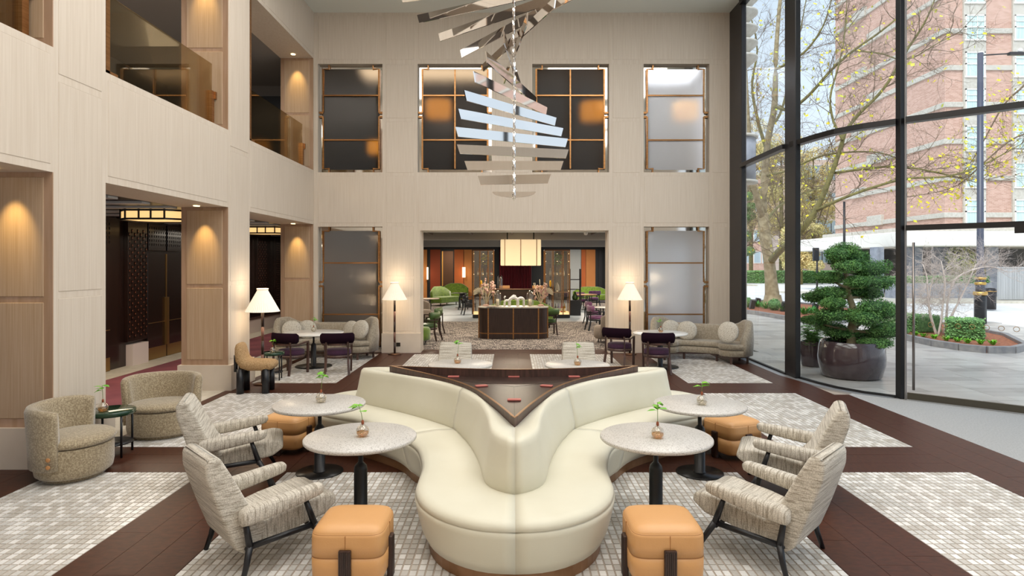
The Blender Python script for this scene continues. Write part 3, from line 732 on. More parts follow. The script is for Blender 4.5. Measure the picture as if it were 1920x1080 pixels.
# ------------------------------------------------------------------ centre sofa (three-way, 3-fold symmetric plan)
def central_sofa():
    cx, cy = .01*H, 3.2*H
    r = thing('three_way_sofa', 'large cream leather three-way sofa with dark bronze rim in the middle of the atrium', 'sofa', (cx, cy, 0))
    O_ = cat_rom([(0, 1.29), (.157, 1.257), (.288, 1.137), (.352, 1.0), (.37, .80), (.385, .64), (.43, .45), (.511, .295)], 22)if False else None
    O = [(0, 1.285), (.09, 1.275), (.18, 1.235), (.265, 1.16), (.325, 1.06), (.355, .95), (.36, .84), (.365, .72), (.385, .60), (.42, .46), (.465, .365), (.511, .295)]
    I = [(0, 1.05), (.04, 1.03), (.075, .995), (.102, .945), (.117, .87), (.128, .78), (.143, .68), (.165, .57), (.2, .43), (.235, .32), (.262, .235), (.29, .167)]
    Rr = [(0, .81), (.012, .765), (.026, .715), (.045, .65), (.064, .585), (.085, .52), (.108, .45), (.134, .375), (.162, .30), (.19, .235), (.215, .185), (.2399, .1385)]
    def v3(l): return [Vector((a, -b, 0)) for a, b in l]
    n = 26
    O3, I3, R3 = (cat_rom(v3(l), n) for l in (O, I, Rr))
    def norm(L, i):
        d = (L[min(i+1, n)]-L[max(i-1, 0)]).normalized(); q = Vector((-d.y, d.x, 0))
        if i == 0: q = Vector((0, 1, 0))
        if i == n: q = Vector((-math.cos(math.pi/6), math.sin(math.pi/6), 0))
        return q if q.dot(-L[i]) > 0 else -q
    def xf(p, k, mir):
        x = -p.x if mir else p.x; a = k*2*math.pi/3
        return Vector((x*math.cos(a)-p.y*math.sin(a), x*math.sin(a)+p.y*math.cos(a), 0))
    def sect(prof_fn, k, mir):
        rings = []
        idx = [0]+list(range(n+1))+[n]
        for q, i in enumerate(idx):
            edge = q in (0, len(idx)-1)
            ring = prof_fn(i, edge); out = []
            for p, z in ring:
                pp = Vector((p.x, p.y, 0)); 
                a = xf(pp, k, mir)*H; out.append(Vector((a.x, a.y, z)))
            rings.append(out)
        return rings
    def seat(i, edge):
        t = i/n; nn = norm(O3, i); ins = lambda d: O3[i]+nn*(d/H)
        e = .010 if edge else 0
        prof = [(ins(.085+e), .09), (ins(.05+e), .16), (ins(.02+e), .27), (ins(.004+e), .345), (ins(.0+e), .385), (ins(.012+e), .391), (ins(.004+e), .398), (ins(.012+e), .425-e), (ins(.035+e), .446-e), (ins(.08), .458-e)]
        top = ins(.08); inn = I3[i]+(R3[i]-I3[i])*.35
        for f, z in ((.25, .466), (.55, .466), (.85, .452), (1, .44)): prof.append((top.lerp(inn, f), z-e))
        prof.append((inn, .09))
        return prof
    def back(i, edge):
        e = .010 if edge else 0
        t = min(1, i/n*1.6); A, Bq = I3[i], R3[i]; lean = .10+.45*t
        m = lambda f: A.lerp(Bq, f)
        w0 = (Bq-A).length*H; rd = min(.4, .055/w0)
        top = lean
        pr = [(m(e), .40), (m(.0+e), .47), (m(-.015+e), .52), (m(lean*.25+e), .60), (m(lean*.6+e), .70), (m(lean*.85+e), .77), (m(lean+e*2), .805-e+.015*t), (m(lean+rd*.5), .826-e+.015*t), (m(min(.9, lean+rd*1.3)), .834-e+.015*t), (m(.97), .812-e+.02*t), (m(.98), .40)]
        return pr
    def plinth(i, edge):
        nn = norm(O3, i); a = O3[i]+nn*(.105/H); b_ = R3[i]
        return [(a, 0), (a, .095), (b_, .095), (b_, 0)]
    for k in range(3):
        for mir in (False, True):
            MB().loft(sect(seat, k, mir)).build('seat_cushion', CREAM, r)
            MB().loft(sect(back, k, mir)).build('backrest', CREAM, r)
            MB().loft(sect(plinth, k, mir), smooth=False).build('plinth', BRONZED if False else mat_pl, r)
    rim = []
    for k in range(3):
        for mir in (True, False):
            seq = range(n, 0, -1) if mir else range(0, n)
            for i in seq: rim.append(xf(R3[i], k, mir))
    m = len(rim); rings = []
    for j, p in enumerate(rim):
        d = (rim[(j+1) % m]-rim[j-1]).normalized(); q = Vector((d.y, -d.x, 0))
        if q.dot(p) < 0: q = -q
        p = p*H; rings.append([p+q*.008+Vector((0, 0, .74)), p+q*.012+Vector((0, 0, .885)), p-q*.008+Vector((0, 0, .885)), p-q*.008+Vector((0, 0, .74))])
    MB().loft(rings, True, False, smooth=False, loop=True).build('rim', BROWNW, r)
    rings = [[a+Vector((0, 0, .0)) for a in (rg[1]+Vector((0, 0, .0)), rg[2], rg[2]+Vector((0, 0, .005)), rg[1]+Vector((0, 0, .005)))] for rg in rings]
    MB().loft(rings, True, False, smooth=False, loop=True).build('bronze_edge', BRONZE, r)
    poly = [(p.x*H, p.y*H) for p in rim]
    t = bmesh.new(); c0 = t.verts.new((0, 0, .80)); vs = [t.verts.new((x, y, .80)) for x, y in poly]
    for j in range(len(vs)): t.faces.new((c0, vs[j], vs[(j+1) % len(vs)]))
    q = MB(); q._merge(t); q.build('inner_deck', DECK, r)
    for x, y, a in ((0, -.32, 0), (-.165, .01, 1), (.165, .01, -1), (-.33, .27, 0), (0, .27, 0), (.33, .27, 0)):
        q = MB().box((-.065, -.036, 0), (.065, .036, .014), .006, 2).build('power_pad', REDP, r); q.location = (x*H, y*H, .80)
        q.rotation_euler[2] = a*.3
    for a in (math.pi/2*3, math.pi/6, math.pi*5/6):
        L_ = .62*H; q = MB().box((.0, -.002, .799), (L_, .002, .8015)).build('deck_joint', NEAR, r); q.rotation_euler[2] = a
    return r
mat_pl = mat('walnut_bronze_plinth', '#9a7454', '#84603f', rough=.35, metal=.35)
central_sofa()

# ------------------------------------------------------------------ bud vases with sprouting seeds
def vase(label, x, y, z, kind=0, hgt=.2, rz=0, group='bud vases with a sprouting seed', water=True, lean=(.02, 0), small=1.0):
    t = thing('bud_vase', label, 'vase', (x, y, z), rz, group)
    g = MB().lathe([(.028, 0), (.045, .006), (.054, .03), (.053, .052), (.042, .075), (.022, .09), (.018, .097), (.02, .103)], 20, cap=False).build('glass_bulb', VGLASS, t)
    MB().lathe([(0, .003), (.04, .006), (.05, .028), (.047, .04), (0, .04)], 16).build('water', VAMB if kind else VGLASS, t)
    MB().ell((0, 0, .113), (.012, .012, .022), n=10, m=8).build('seed', NUT, t)
    s = MB(); rnd = random.Random(sum(map(ord, label)) % 997)
    top = Vector((lean[0], lean[1], .125+hgt)); pts = [Vector((0, 0, .12)), Vector((lean[0]*.3, lean[1]*.3, .12+hgt*.5)), top]
    s.tube(pts, .0025, 5)
    s.tube([Vector((0, 0, .1)), Vector((.01, .01, .05)), Vector((-.02, 0, .02))], .0015, 4)
    s.build('stem', STEM, t)
    for i in range(5 if hgt > .12 else 3):
        a = rnd.uniform(0, 6.28); L_ = rnd.uniform(.05, .085)*small; zz = top.z-rnd.uniform(0, hgt*.45); w_ = L_*.42
        d = Vector((math.cos(a), math.sin(a), 0)); u = Vector((-d.y, d.x, 0)); b0 = Vector((top.x*(zz-.12)/hgt, top.y*(zz-.12)/hgt, zz))
        dr = rnd.uniform(-.5, .35)
        P_ = [b0, b0+d*L_*.35+u*w_*.8+Vector((0, 0, .012+dr*.01)), b0+d*L_*.7+u*w_+Vector((0, 0, .01+dr*.03)), b0+d*L_*1.25+Vector((0, 0, dr*.06)), b0+d*L_*.7-u*w_+Vector((0, 0, .01+dr*.03)), b0+d*L_*.35-u*w_*.8+Vector((0, 0, .012+dr*.01))]
        mid = b0+d*L_*.6+Vector((0, 0, .018))
        l = MB()
        for j in range(6): l.quad([mid, P_[j], P_[(j+1) % 6]])
        l.build('leaf', LEAFD if kind == 2 else LEAF, t, smooth=True)
    return t

# ------------------------------------------------------------------ pedestal tables
def pedestal(label, x, y, r_=.453, top=TERR, zt=.697, thick=.032, base_r=.233, group='round terrazzo tables'):
    t = thing('pedestal_table', label, 'table', (x, y, 0), 0, group)
    MB().lathe([(0, zt-thick), (r_-.008, zt-thick), (r_, zt-thick+.008), (r_, zt-.008), (r_-.008, zt), (0, zt)], 64, cap=False).build('tabletop', top, t)
    MB().lathe([(0, 0), (base_r-.004, 0), (base_r, .004), (base_r-.002, .012), (0, .012)], 48, cap=False).build('base_plate', BLACKB, t)
    MB().lathe([(.065, .012), (.065, .018), (.054, .02), (.054, .43), (.048, .455), (.03, .475), (.02, .485), (.02, zt-thick)], 28).build('column', BLACK, t)
    return t
pedestal('terrazzo table with a glowing amber vase between the left front armchair and the sofa', -.589*H, 2.47*H)
pedestal('terrazzo table beside the sofa in front of the tan stool, second on the left', -.924*H, 3.05*H)
pedestal('terrazzo table between the sofa and the right front armchair', .56*H, 2.47*H)
pedestal('terrazzo table beside the sofa and rear tan stool on the right', .899*H, 3.04*H)
pedestal('small-looking terrazzo table behind the sofa on the left of the rear pair', -.346*H, 4.25*H)
pedestal('small-looking terrazzo table behind the sofa on the right of the rear pair', .435*H, 4.23*H)
pedestal('white marble table in front of the left rear curved sofa', -1.9375*H, 6.2*H, .60, MARBLE, .70, .028, .37, 'white marble tables')
pedestal('white marble table in front of the right rear curved sofa', 1.44*H, 6.17*H, .55, MARBLE, .70, .028, .37, 'white marble tables')
def tv(x, y, zt=.697): s = (y-495)*H/(H-zt); return (x-960)/s*H, F/s*H, zt
vase('amber bud vase with a drooping sprout on the left front terrazzo table', *tv(680, 818), 1, .13, lean=(-.04, .02))
vase('clear bud vase with a tall thin sprout on the left rear terrazzo table', *tv(602, 754.5), 0, .2, lean=(.03, 0))
vase('amber bud vase with a leafy sprout on the right front terrazzo table', *tv(1233, 821), 1, .16, lean=(.0, 0))
vase('clear bud vase with a broad leaf on the right rear terrazzo table', *tv(1316, 759), 0, .09, lean=(.0, 0), small=1.2)
vase('bud vase on the left table directly behind the sofa', *tv(858, 681), 1, .2, lean=(.03, 0))
vase('bud vase on the right table directly behind the sofa', *tv(1083, 684.5), 1, .2, lean=(-.02, 0))
vase('clear bud vase on the white marble table by the left curved sofa', *tv(588, 622, .70), 0, .15)
vase('bud vase on the white marble table by the right curved sofa', *tv(1239, 623, .70), 1, .14, lean=(-.03, 0))

# ------------------------------------------------------------------ tweed armchairs
def armchair(label, x, y, ang, tw=TWEED, group='tweed armchairs'):
    t = thing('tweed_armchair', label, 'armchair', (x, y, 0), ang, group)
    def side(poly, y0, y1, name, m, bev, taper=0, smoothed=True):
        q = MB(); RX = Matrix.Rotation(math.pi/2, 4, 'X')     # (x, y=height) plane -> x,z ; extrude along -y
        q.prism(poly, -y1, -y0, bev=bev, seg=4, M=RX)
        if taper:
            for v in q.bm.verts:
                f = max(0, min(1, (v.co.z-.3)/.55)); v.co.y *= 1-taper*f
        o = q.build(name, m, t, smooth=True); return o
    side([(-.26, .17), (.30, .265), (.40, .335), (.385, .40), (.30, .418), (0, .375), (-.26, .315)], -.26, .26, 'seat', tw, .028)
    side([(-.13, .33), (-.17, .24), (-.27, .15), (-.345, .20), (-.43, .42), (-.525, .70), (-.53, .80), (-.49, .84), (-.43, .825), (-.36, .70), (-.22, .42)], -.285, .285, 'backrest', TWEEDZ, .032, taper=.12)
    for s in (-1, 1):
        q = MB(); y0 = s*.32
        rings = []
        for k, (xx, zz, hh, ww) in enumerate([(-.335, .415, .02, .045), (-.325, .42, .05, .09), (-.29, .43, .062, .10), (-.1, .45, .06, .098), (.1, .478, .052, .092), (.20, .492, .046, .085), (.235, .497, .036, .075), (.25, .50, .014, .04)]):
            ring = []
            for j in range(16):
                a = 2*math.pi*j/16; ca, sa = math.cos(a), math.sin(a)
                ring.append((xx, y0+ww/2*1.18*math.copysign(abs(ca)**.55, ca), zz+hh*.92*math.copysign(abs(sa)**.6, sa)))
            rings.append(ring)
        q.loft(rings).build('armrest', tw, t, smooth=True)
        MB().tube([(.325, s*.355, 0), (.26, s*.35, .12), (.175, s*.34, .26)], [.016, .02, .024], 10).tube([(.175, s*.34, .26), (.115, s*.325, .445)], [.024, .018], 10).build('front_leg', BLACK, t)
        MB().tube([(-.335, s*.355, 0), (-.30, s*.345, .11), (-.275, s*.335, .23)], [.016, .02, .024], 10).tube([(-.275, s*.335, .23), (-.30, s*.325, .40)], [.024, .018], 10).build('rear_leg', BLACK, t)
        MB().tube([(.175, s*.338, .255), (-.275, s*.333, .225)], .02, 10).build('side_rail', BLACK, t)
    MB().tube([(-.275, -.335, .20), (-.275, .335, .20)], .017, 10).build('rear_stretcher', BLACK, t)
    MB().tube([(.175, -.335, .23), (.175, .335, .23)], .015, 10).build('front_stretcher', BLACK, t)
    return t
rad = math.radians
ac = armchair('tweed armchair nearest the camera on the left, seen from behind', -.84*H, 2.207*H, rad(43))
dup(ac, (-1.265*H, 2.952*H, 0), rad(20), 'tweed armchair on the left between the tan stool and the frontmost chair')
dup(ac, (.862*H, 2.2185*H, 0), rad(137), 'tweed armchair nearest the camera on the right, seen from behind')
dup(ac, (1.199*H, 2.80*H, 0), rad(156), 'tweed armchair on the right just behind the frontmost chair')
dup(ac, (-.435*H, 4.68*H, 0), rad(-90), 'pale tweed armchair facing the camera behind the sofa, left of two', 'tweed armchairs behind the sofa')
dup(ac, (.51*H, 4.68*H, 0), rad(-90), 'pale tweed armchair facing the camera behind the sofa, right of two', 'tweed armchairs behind the sofa')

# ------------------------------------------------------------------ tan leather stools
def stool(label, x, y, ang=0):
    t = thing('leather_stool', label, 'stool', (x, y, 0), ang, 'tan leather stools')
    def sq(e, z, c=.34): 
        out = []
        for k in range(40):
            a = 2*math.pi*k/40; ca, sa = math.cos(a), math.sin(a)
            out.append((e*math.copysign(abs(ca)**c, ca), e*math.copysign(abs(sa)**c, sa), z))
        return out
    R0 = .238
    MB().loft([sq(R0-.05, .055), sq(R0-.015, .065), sq(R0-.003, .09), sq(R0, .16), sq(R0, .228)]).build('lower_body', TAN, t)
    MB().loft([sq(R0, .231), sq(R0, .30), sq(R0-.001, .355), sq(R0-.004, .372), sq(R0-.008, .374), sq(R0-.010, .381), sq(R0-.022, .398), sq(R0-.05, .412), sq(R0-.10, .419), sq(.05, .421)]).build('upper_body', TAN, t)
    st = MB(); st.loft([sq(R0+.0012, .2275), sq(R0+.0012, .2315)], cap=False); st.loft([sq(R0-.0055, .3715), sq(R0-.0055, .3755)], cap=False)
    for a in range(4):
        M = Matrix.Rotation(a*math.pi/2, 4, 'Z'); st.box((-.002, -R0-.0012, .232), (.002, -R0+.004, .372), M=M)
    st.build('stitching', TANS, t)
    for a in range(4):
        M = Matrix.Rotation(a*math.pi/2, 4, 'Z')
        l = MB(); l.box((-.040, -R0-.022, 0), (.040, -R0+.012, .285), .008, 2, M=M)
        for k in range(6): l.box((-.034+k*.0125, -R0-.026, .012), (-.0275+k*.0125, -R0-.020, .275), M=M)
        l.build('leg', DKWOOD, t)
        MB().box((-.03, -R0-.018, 0), (.03, -R0+.008, .006), M=M).build('glide', BRASS, t)
    return t
st0 = stool('tan leather stool at the bottom of the photo, left of the sofa nose', (665-960)/585*H, 2.03*H)
dup(st0, (.478*H, 2.03*H, 0), 0, 'tan leather stool at the bottom of the photo, right of the sofa nose')
dup(st0, (-1.20*H, 3.42*H, 0), rad(-12), 'tan leather stool half hidden under the left rear terrazzo table')
dup(st0, (1.155*H, 3.33*H, 0), rad(24), 'tan leather stool beside the right rear terrazzo table')

# ------------------------------------------------------------------ velvet tub chairs by the left piers
def tub(label, x, y, ang):
    t = thing('swivel_tub_chair', label, 'armchair', (x, y, 0), ang, 'sage velvet tub chairs')
    A_, B_ = .33, .385          # x forward, y across
    def el(f, z, g=0, cx=0): return [((A_*f+g)*math.cos(a)+cx, (B_*f+g)*math.sin(a), z) for a in np.linspace(0, 2*math.pi, 48, endpoint=False)]
    MB().loft([el(.78, 0), el(.8, .04)]).build('swivel_base', VELV, t)
    MB().loft([el(.9, .04), el(.97, .06), el(1.0, .12), el(1.0, .30), el(.985, .325), el(.9, .33)]).build('body', VELV, t)
    MB().loft([el(.86, .335, cx=.01), el(.98, .34, cx=.015), el(1.01, .365, cx=.02), el(.98, .395, cx=.02), el(.88, .415, cx=.015), el(.6, .43, cx=.01), el(.1, .435)]).build('seat_cushion', VELV, t)
    rings = []
    for k, a in enumerate(np.linspace(math.pi-1.62, math.pi+1.62, 34)):
        e = abs(a-math.pi)/1.62; hgt = .73-.03*e**6; u = Vector((math.cos(a)*A_, math.sin(a)*B_, 0)); nn = Vector((math.cos(a), math.sin(a), 0))
        th = .085 if 0 < k < 33 else .06; z0 = .145
        ins = 0 if 0 < k < 33 else .012
        o_ = u+nn*(.035-ins); i_ = u-nn*(.06-ins)
        fl_ = nn*.03
        rings.append([o_+Vector((0, 0, z0+ins)), o_+nn*.006+Vector((0, 0, .3)), o_+fl_+Vector((0, 0, hgt-.05)), o_+fl_-nn*.015+Vector((0, 0, hgt-.01)), o_+fl_-nn*.045+Vector((0, 0, hgt)), i_+fl_+nn*.012+Vector((0, 0, hgt-.012)), i_+fl_+Vector((0, 0, hgt-.05)), i_+Vector((0, 0, .42)), i_+Vector((0, 0, z0+ins))])
    MB().loft(rings).build('backrest', VELV, t, smooth=True)
    for z in (.20, .27):
        for s in (-1, 1):
            a = math.pi+s*1.45; p = Vector((math.cos(a)*(A_+.045), math.sin(a)*(B_+.045), z)); nn = Vector((math.cos(a), math.sin(a), 0))
            q = MB().lathe([(0, 0), (.019, 0), (.021, .006), (.014, .010), (0, .008)], 14).build('wooden_button', OAKB, t)
            q.location = p; q.rotation_euler = nn.to_track_quat('Z', 'Y').to_euler()
    return t
tub('sage velvet tub chair at the far left, turned sideways with two wooden buttons', -2.08*H, 3.02*H, rad(12))
tub('sage velvet tub chair behind the green side table, facing the camera', -2.05*H, 3.72*H, rad(-68))
def green_table(label, x, y, r_=.235, zt=.50):
    t = thing('side_table', label, 'side table', (x, y, 0), 0, 'dark green side tables')
    MB().lathe([(0, zt-.05), (r_-.006, zt-.05), (r_, zt-.044), (r_, zt-.006), (r_-.008, zt), (0, zt)], 48, cap=False).build('tabletop', GREENG, t)
    for k in range(4):
        a = math.pi/4+k*math.pi/2+.2; MB().tube([((r_-.02)*math.cos(a), (r_-.02)*math.sin(a), 0), ((r_-.02)*math.cos(a), (r_-.02)*math.sin(a), zt-.04)], .012, 8).build('leg', BLACK, t)
    MB().lathe([(0, .13), (r_-.03, .13), (r_-.03, .145), (0, .145)], 32).build('lower_shelf', BLACK, t)
green_table('dark green round side table between the two sage tub chairs', -2.10*H, 3.33*H)
vase('amber bud vase with a single leaf on the side table between the tub chairs', *tv(193, 771, .5), 1, .15, lean=(-.01, 0))
green_table('dark green round side table behind the camel boucle chair', -2.07*H, 5.50*H, .2, .5)
vase('bud vase with a leafy sprout on the side table by the left floor lamp', -2.06*H, 5.46*H, .5, 0, .12)

# ------------------------------------------------------------------ camel boucle chair
t = thing('boucle_chair', 'camel boucle chair with thick black cylinder legs beside the left floor lamp', 'chair', (-2.00*H, 4.98*H, 0), rad(6))
q = MB(); path = [(-.265, .81), (-.262, .79), (-.257, .74), (-.245, .64), (-.225, .55), (-.17, .475), (-.08, .45), (.05, .445), (.17, .445), (.25, .445), (.29, .445), (.305, .445)]
thk = [.015, .045, .062, .072, .082, .092, .092, .088, .086, .075, .05, .02]; wid = [.10, .16, .19, .215, .225, .23, .23, .23, .23, .22, .19, .14]
rings = []
for k, (x_, z_) in enumerate(path):
    a, b = path[max(0, k-1)], path[min(len(path)-1, k+1)]; tx, tz = b[0]-a[0], b[1]-a[1]; L_ = math.hypot(tx, tz); nx, nz = -tz/L_, tx/L_; ring = []
    for i in range(24):
        an = 2*math.pi*i/24; sy = math.copysign(abs(math.cos(an))**.55, math.cos(an))*wid[k]; sn = math.copysign(abs(math.sin(an))**.75, math.sin(an))*thk[k]
        ring.append((x_+nx*sn, sy, z_+nz*sn))
    rings.append(ring)
q.loft(rings).build('upholstered_shell', BOUC, t, smooth=True)
for sx in (-1, 1):
    for sy in (-1, 1): MB().lathe([(.058, 0), (.058, .40)], 20, c=(sx*.20-.02, sy*.16, 0)).build('leg', BLACK, t)
MB().lathe([(.03, .35), (.03, .62)], 16, c=(-.30, -.12, 0)).lathe([(.03, .35), (.03, .62)], 16, c=(-.30, .12, 0)).build('back_post', BLACK, t)

# ------------------------------------------------------------------ aubergine dining chairs
def dining(label, x, y, ang, group='aubergine armchairs at the marble tables', s=PURP, bk=PURPD, wd=BROWNW, parent=None):
    t = thing('dining_armchair', label, 'chair', (x, y, 0), ang, group)   # +y is forward
    e = lambda f, z, g=0: [(.25*f*math.cos(a), .235*f*math.sin(a)+.02, z) for a in np.linspace(0, 2*math.pi, 32, endpoint=False)]
    MB().loft([e(.96, .36), e(1, .37), e(1.01, .40), e(.99, .445), e(.9, .46), e(.3, .475)]).build('seat_cushion', s, t)
    MB().loft([e(1.03, .305), e(1.03, .36)]).build('seat_rail', wd, t)
    for sx in (-1, 1):
        MB().tube([(sx*.24, .20, 0), (sx*.245, .20, .30), (sx*.255, .19, .60)], 0, flat=(.04, .035)).build('front_leg', wd, t)
        MB().tube([(sx*.22, -.30, 0), (sx*.205, -.235, .25), (sx*.20, -.235, .62)], 0, flat=(.035, .04)).build('rear_leg', wd, t)
        MB().tube([(sx*.255, .20, .60), (sx*.275, .08, .60), (sx*.265, -.10, .565), (sx*.20, -.235, .57)], 0, flat=(.035, .028)).build('armrest', wd, t)
    arc = [(.25*math.sin(a), -.24+.14*(1-math.cos(a))*1.4, 0) for a in np.linspace(-1.05, 1.05, 15)]
    rings = []; 
    for k, p in enumerate(arc):
        p = Vector(p)*1; p.x *= 1.45; ed = k in (0, 14); z0, z1 = (.635, .755) if ed else (.595, .79); d = .014 if ed else .026
        nn = Vector((p.x*.8, -1, 0)).normalized()
        rings.append([p-nn*d+Vector((0, 0, z0)), p+nn*d+Vector((0, 0, z0)), p+nn*(d+.012)+Vector((0, 0, (z0+z1)/2)), p+nn*(d)+Vector((0, 0, z1-.012)), p+Vector((0, 0, z1)), p-nn*d+Vector((0, 0, z1-.012))])
    MB().loft(rings).build('backrest', bk, t, smooth=True)
    MB().tube([(p[0]*1.0, p[1]-.01, .575) for p in arc[2:13]], 0, flat=(.03, .04)).build('back_rail', wd, t)
    return t
dc = dining('dark aubergine armchair behind the small side table, leftmost of the four', -2.03*H, 5.82*H, rad(-22))
dup(dc, (-1.60*H, 5.83*H, 0), rad(12), 'dark aubergine armchair in front of the left marble table, nearer the sofa')
dup(dc, (1.06*H, 6.28*H, 0), rad(-30), 'aubergine armchair left of the right marble table, half cut by its neighbour')
dup(dc, (1.34*H, 5.86*H, 0), rad(-6), 'aubergine armchair in front of the right marble table, backrest to the camera')

# ------------------------------------------------------------------ curved chenille sofas at the back wall
def curved_sofa(label, x, y, ang, w_=2.25):
    t = thing('curved_sofa', label, 'sofa', (x, y, 0), ang, 'curved chenille sofas')      # +y towards the wall, front faces -y
    hw = w_/2
    outer = cat_rom([(-hw+.12, -.46, 0), (-hw, -.22, 0), (-hw+.02, .05, 0), (-hw+.22, .30, 0), (-hw*.5, .40, 0), (0, .42, 0), (hw*.5, .40, 0), (hw-.22, .30, 0), (hw-.02, .05, 0), (hw, -.22, 0), (hw-.12, -.46, 0)], 48)
    front = cat_rom([(-hw+.13, -.47, 0), (-hw+.38, -.55, 0), (-hw+.62, -.45, 0), (-hw*.36, -.24, 0), (0, -.18, 0), (hw*.36, -.24, 0), (hw-.62, -.45, 0), (hw-.38, -.55, 0), (hw-.13, -.47, 0)], 48)
    def slab(z0, z1, ins, name, m, r_=.03):
        rings = []
        for (z, i) in ((z0, ins+r_), (z0+r_*.5, ins), (z1-r_, ins), (z1-r_*.3, ins+r_*.35), (z1, ins+r_*1.2)):
            loop = [p for p in front]+[p for p in outer[::-1][1:-1]]
            n = len(loop); ring = []
            for k, p in enumerate(loop):
                d = (loop[(k+1) % n]-loop[k-1]).normalized(); nn = Vector((-d.y, d.x, 0)); ring.append(p+nn*i+Vector((0, 0, z)))
            rings.append(ring)
        return MB().loft(rings).build(name, m, t, smooth=True)
    slab(.14, .16, .06, 'base_rail', BROWNW, .005)
    slab(.16, .30, .01, 'seat_base', SOFAV)
    slab(.305, .42, .0, 'seat_cushion', SOFAV, .035)
    rings = []; n = len(outer)
    for k, p in enumerate(outer):
        d = (outer[min(k+1, n-1)]-outer[max(k-1, 0)]).normalized(); nn = Vector((d.y, -d.x, 0)); s = abs(k/(n-1)*2-1)
        top = .76+.135*math.exp(-((s-.60)/.16)**2)+(.09*math.exp(-((s-.75)/.14)**2))
        if s > .8: top -= (s-.8)/.2*.16+((s-.8)/.2)**4*.12
        top = min(top, .9); th = .15 if s < .97 else .10
        o_ = p-nn*.0; ii = p+nn*th
        if (ii-Vector((0, -.1, 0))).length > (o_-Vector((0, -.1, 0))).length: ii = p-nn*th
        rings.append([o_+Vector((0, 0, .17)), o_.lerp(ii, -.12)+Vector((0, 0, .5)), o_+Vector((0, 0, top-.06)), o_.lerp(ii, .2)+Vector((0, 0, top-.012)), o_.lerp(ii, .5)+Vector((0, 0, top)), o_.lerp(ii, .8)+Vector((0, 0, top-.015)), ii+Vector((0, 0, top-.07)), ii+Vector((0, 0, .40)), ii+Vector((0, 0, .17))])
    MB().loft(rings).build('backrest', SOFAV, t, smooth=True)
    for (x_, y_) in ((-hw+.38, -.46), (-hw+.1, -.1), (-.35, -.1), (.35, -.1), (hw-.38, -.46), (hw-.1, -.1), (-hw+.3, .22), (hw-.3, .22)):
        MB().tube([(x_, y_, 0), (x_, y_, .145)], 0, flat=(.045, .045)).build('leg', BROWNW, t)
    return t
lsx, lsy = -1.98*H, 6.82*H
curved_sofa('curved grey-beige sofa against the back wall on the left', lsx, lsy, rad(2), 2.28)
rsx, rsy, rsa = 1.985*H, 6.66*H, rad(-27)
curved_sofa('curved grey-beige sofa on the right beside the dark mullion', rsx, rsy, rsa, 2.15)
def puff(label, x, y, z, ang, tilt=.35, r_=.215, group='round speckled cushions'):
    o = MB().ell((0, 0, 0), (r_, .085, r_), p=.92, n=28, m=14).build('round_cushion', PUFF, None, smooth=True)
    o.location = (x+math.sin(ang)*.0, y-.10, z); o.rotation_euler = (-tilt, 0, ang); tag(o, label, 'cushion', group); return o
def at(x, y, s): p = px(x, y, s); return p.x, p.y, p.z
puff('round cushion at the far left of the left curved sofa', *at(550, 618, 176), rad(20), .3)
puff('round cushion tucked behind another on the left end of the left curved sofa', *at(578, 617, 173), rad(5), .25)
puff('round cushion leaning behind another at the right end of the left curved sofa', *at(660, 618, 173), rad(-25), .25)
puff('front round cushion at the right end of the left curved sofa', *at(678, 617, 178), rad(-30), .3)
puff('round cushion at the left end of the right curved sofa', *at(1256, 617, 174), rad(5), .25)
puff('round cushion overlapping its neighbour on the left of the right curved sofa', *at(1286, 619, 176), rad(-25), .25)
puff('rear round cushion at the right end of the right curved sofa', *at(1361, 621, 186), rad(-52), .25)
puff('front round cushion at the right end of the right curved sofa', *at(1362, 622, 194), rad(-42), .3)

# ------------------------------------------------------------------ floor lamps
def floor_lamp(label, x, y):
    t = thing('floor_lamp', label, 'lamp', (x, y, 0), 0, 'pleated floor lamps')
    MB().lathe([(0, 0), (.15, 0), (.155, .008), (.15, .022), (.03, .03), (0, .03)], 36, cap=False).build('base', BRONZED, t)
    zs_ = [.03, .28, .52, .76, 1.0, 1.29]
    for k in range(5):
        MB().lathe([(.025, zs_[k]), (.025, zs_[k+1])], 14).build('pole_section', (DKWOOD, mat_lamp)[k % 2 == 1 if True else 0], t)
    n = 96; rings = []
    for r0, z in ((.285, 1.27), (.093, 1.63), (.088, 1.64), (.098, 1.66), (.098, 1.675)):
        ring = []
        for k in range(n):
            a = 2*math.pi*k/n; rr_ = r0*(1+(.018 if k % 2 else -.018)*(1 if z < 1.64 else .5)); ring.append((rr_*math.cos(a), rr_*math.sin(a), z))
        rings.append(ring)
    MB().loft(rings, cap=False, smooth=False).build('lamp_shade', SHADE, t)
    l = light('lamp_bulb', 'POINT', (x, y, 1.20), 8, (1, .8, .55), radius=.06)
    l = light('lamp_bulb', 'POINT', (x, y, 1.75), 6, (1, .8, .55), radius=.06)
    return t
mat_lamp = mat('copper_brown_sleeve', '#7c5647', '#6a463a', rough=.35)
floor_lamp('pleated floor lamp beside the camel boucle chair at the left pier', -2.075*H, 5.28*H)
floor_lamp('pleated floor lamp left of the bar opening at the back wall', -1.30*H, 7.03*H)
floor_lamp('pleated floor lamp right of the bar opening at the back wall', 1.305*H, 7.03*H)
# sockets
for l_, x, y, z, sz in (('dark socket plate on the plinth of the middle left pier', XW+.08, 11.15, .22, (.006, .05, .045)), ('dark socket plate on the stone plinth behind the left back floor lamp', px2x(749), YB-.165, .20, (.05, .006, .045))):
    o = MB().box((-sz[0], -sz[1], -sz[2]), sz, .003, 1).build('wall_socket', SOCK); o.location = (x, y, z); tag(o, l_, 'socket')

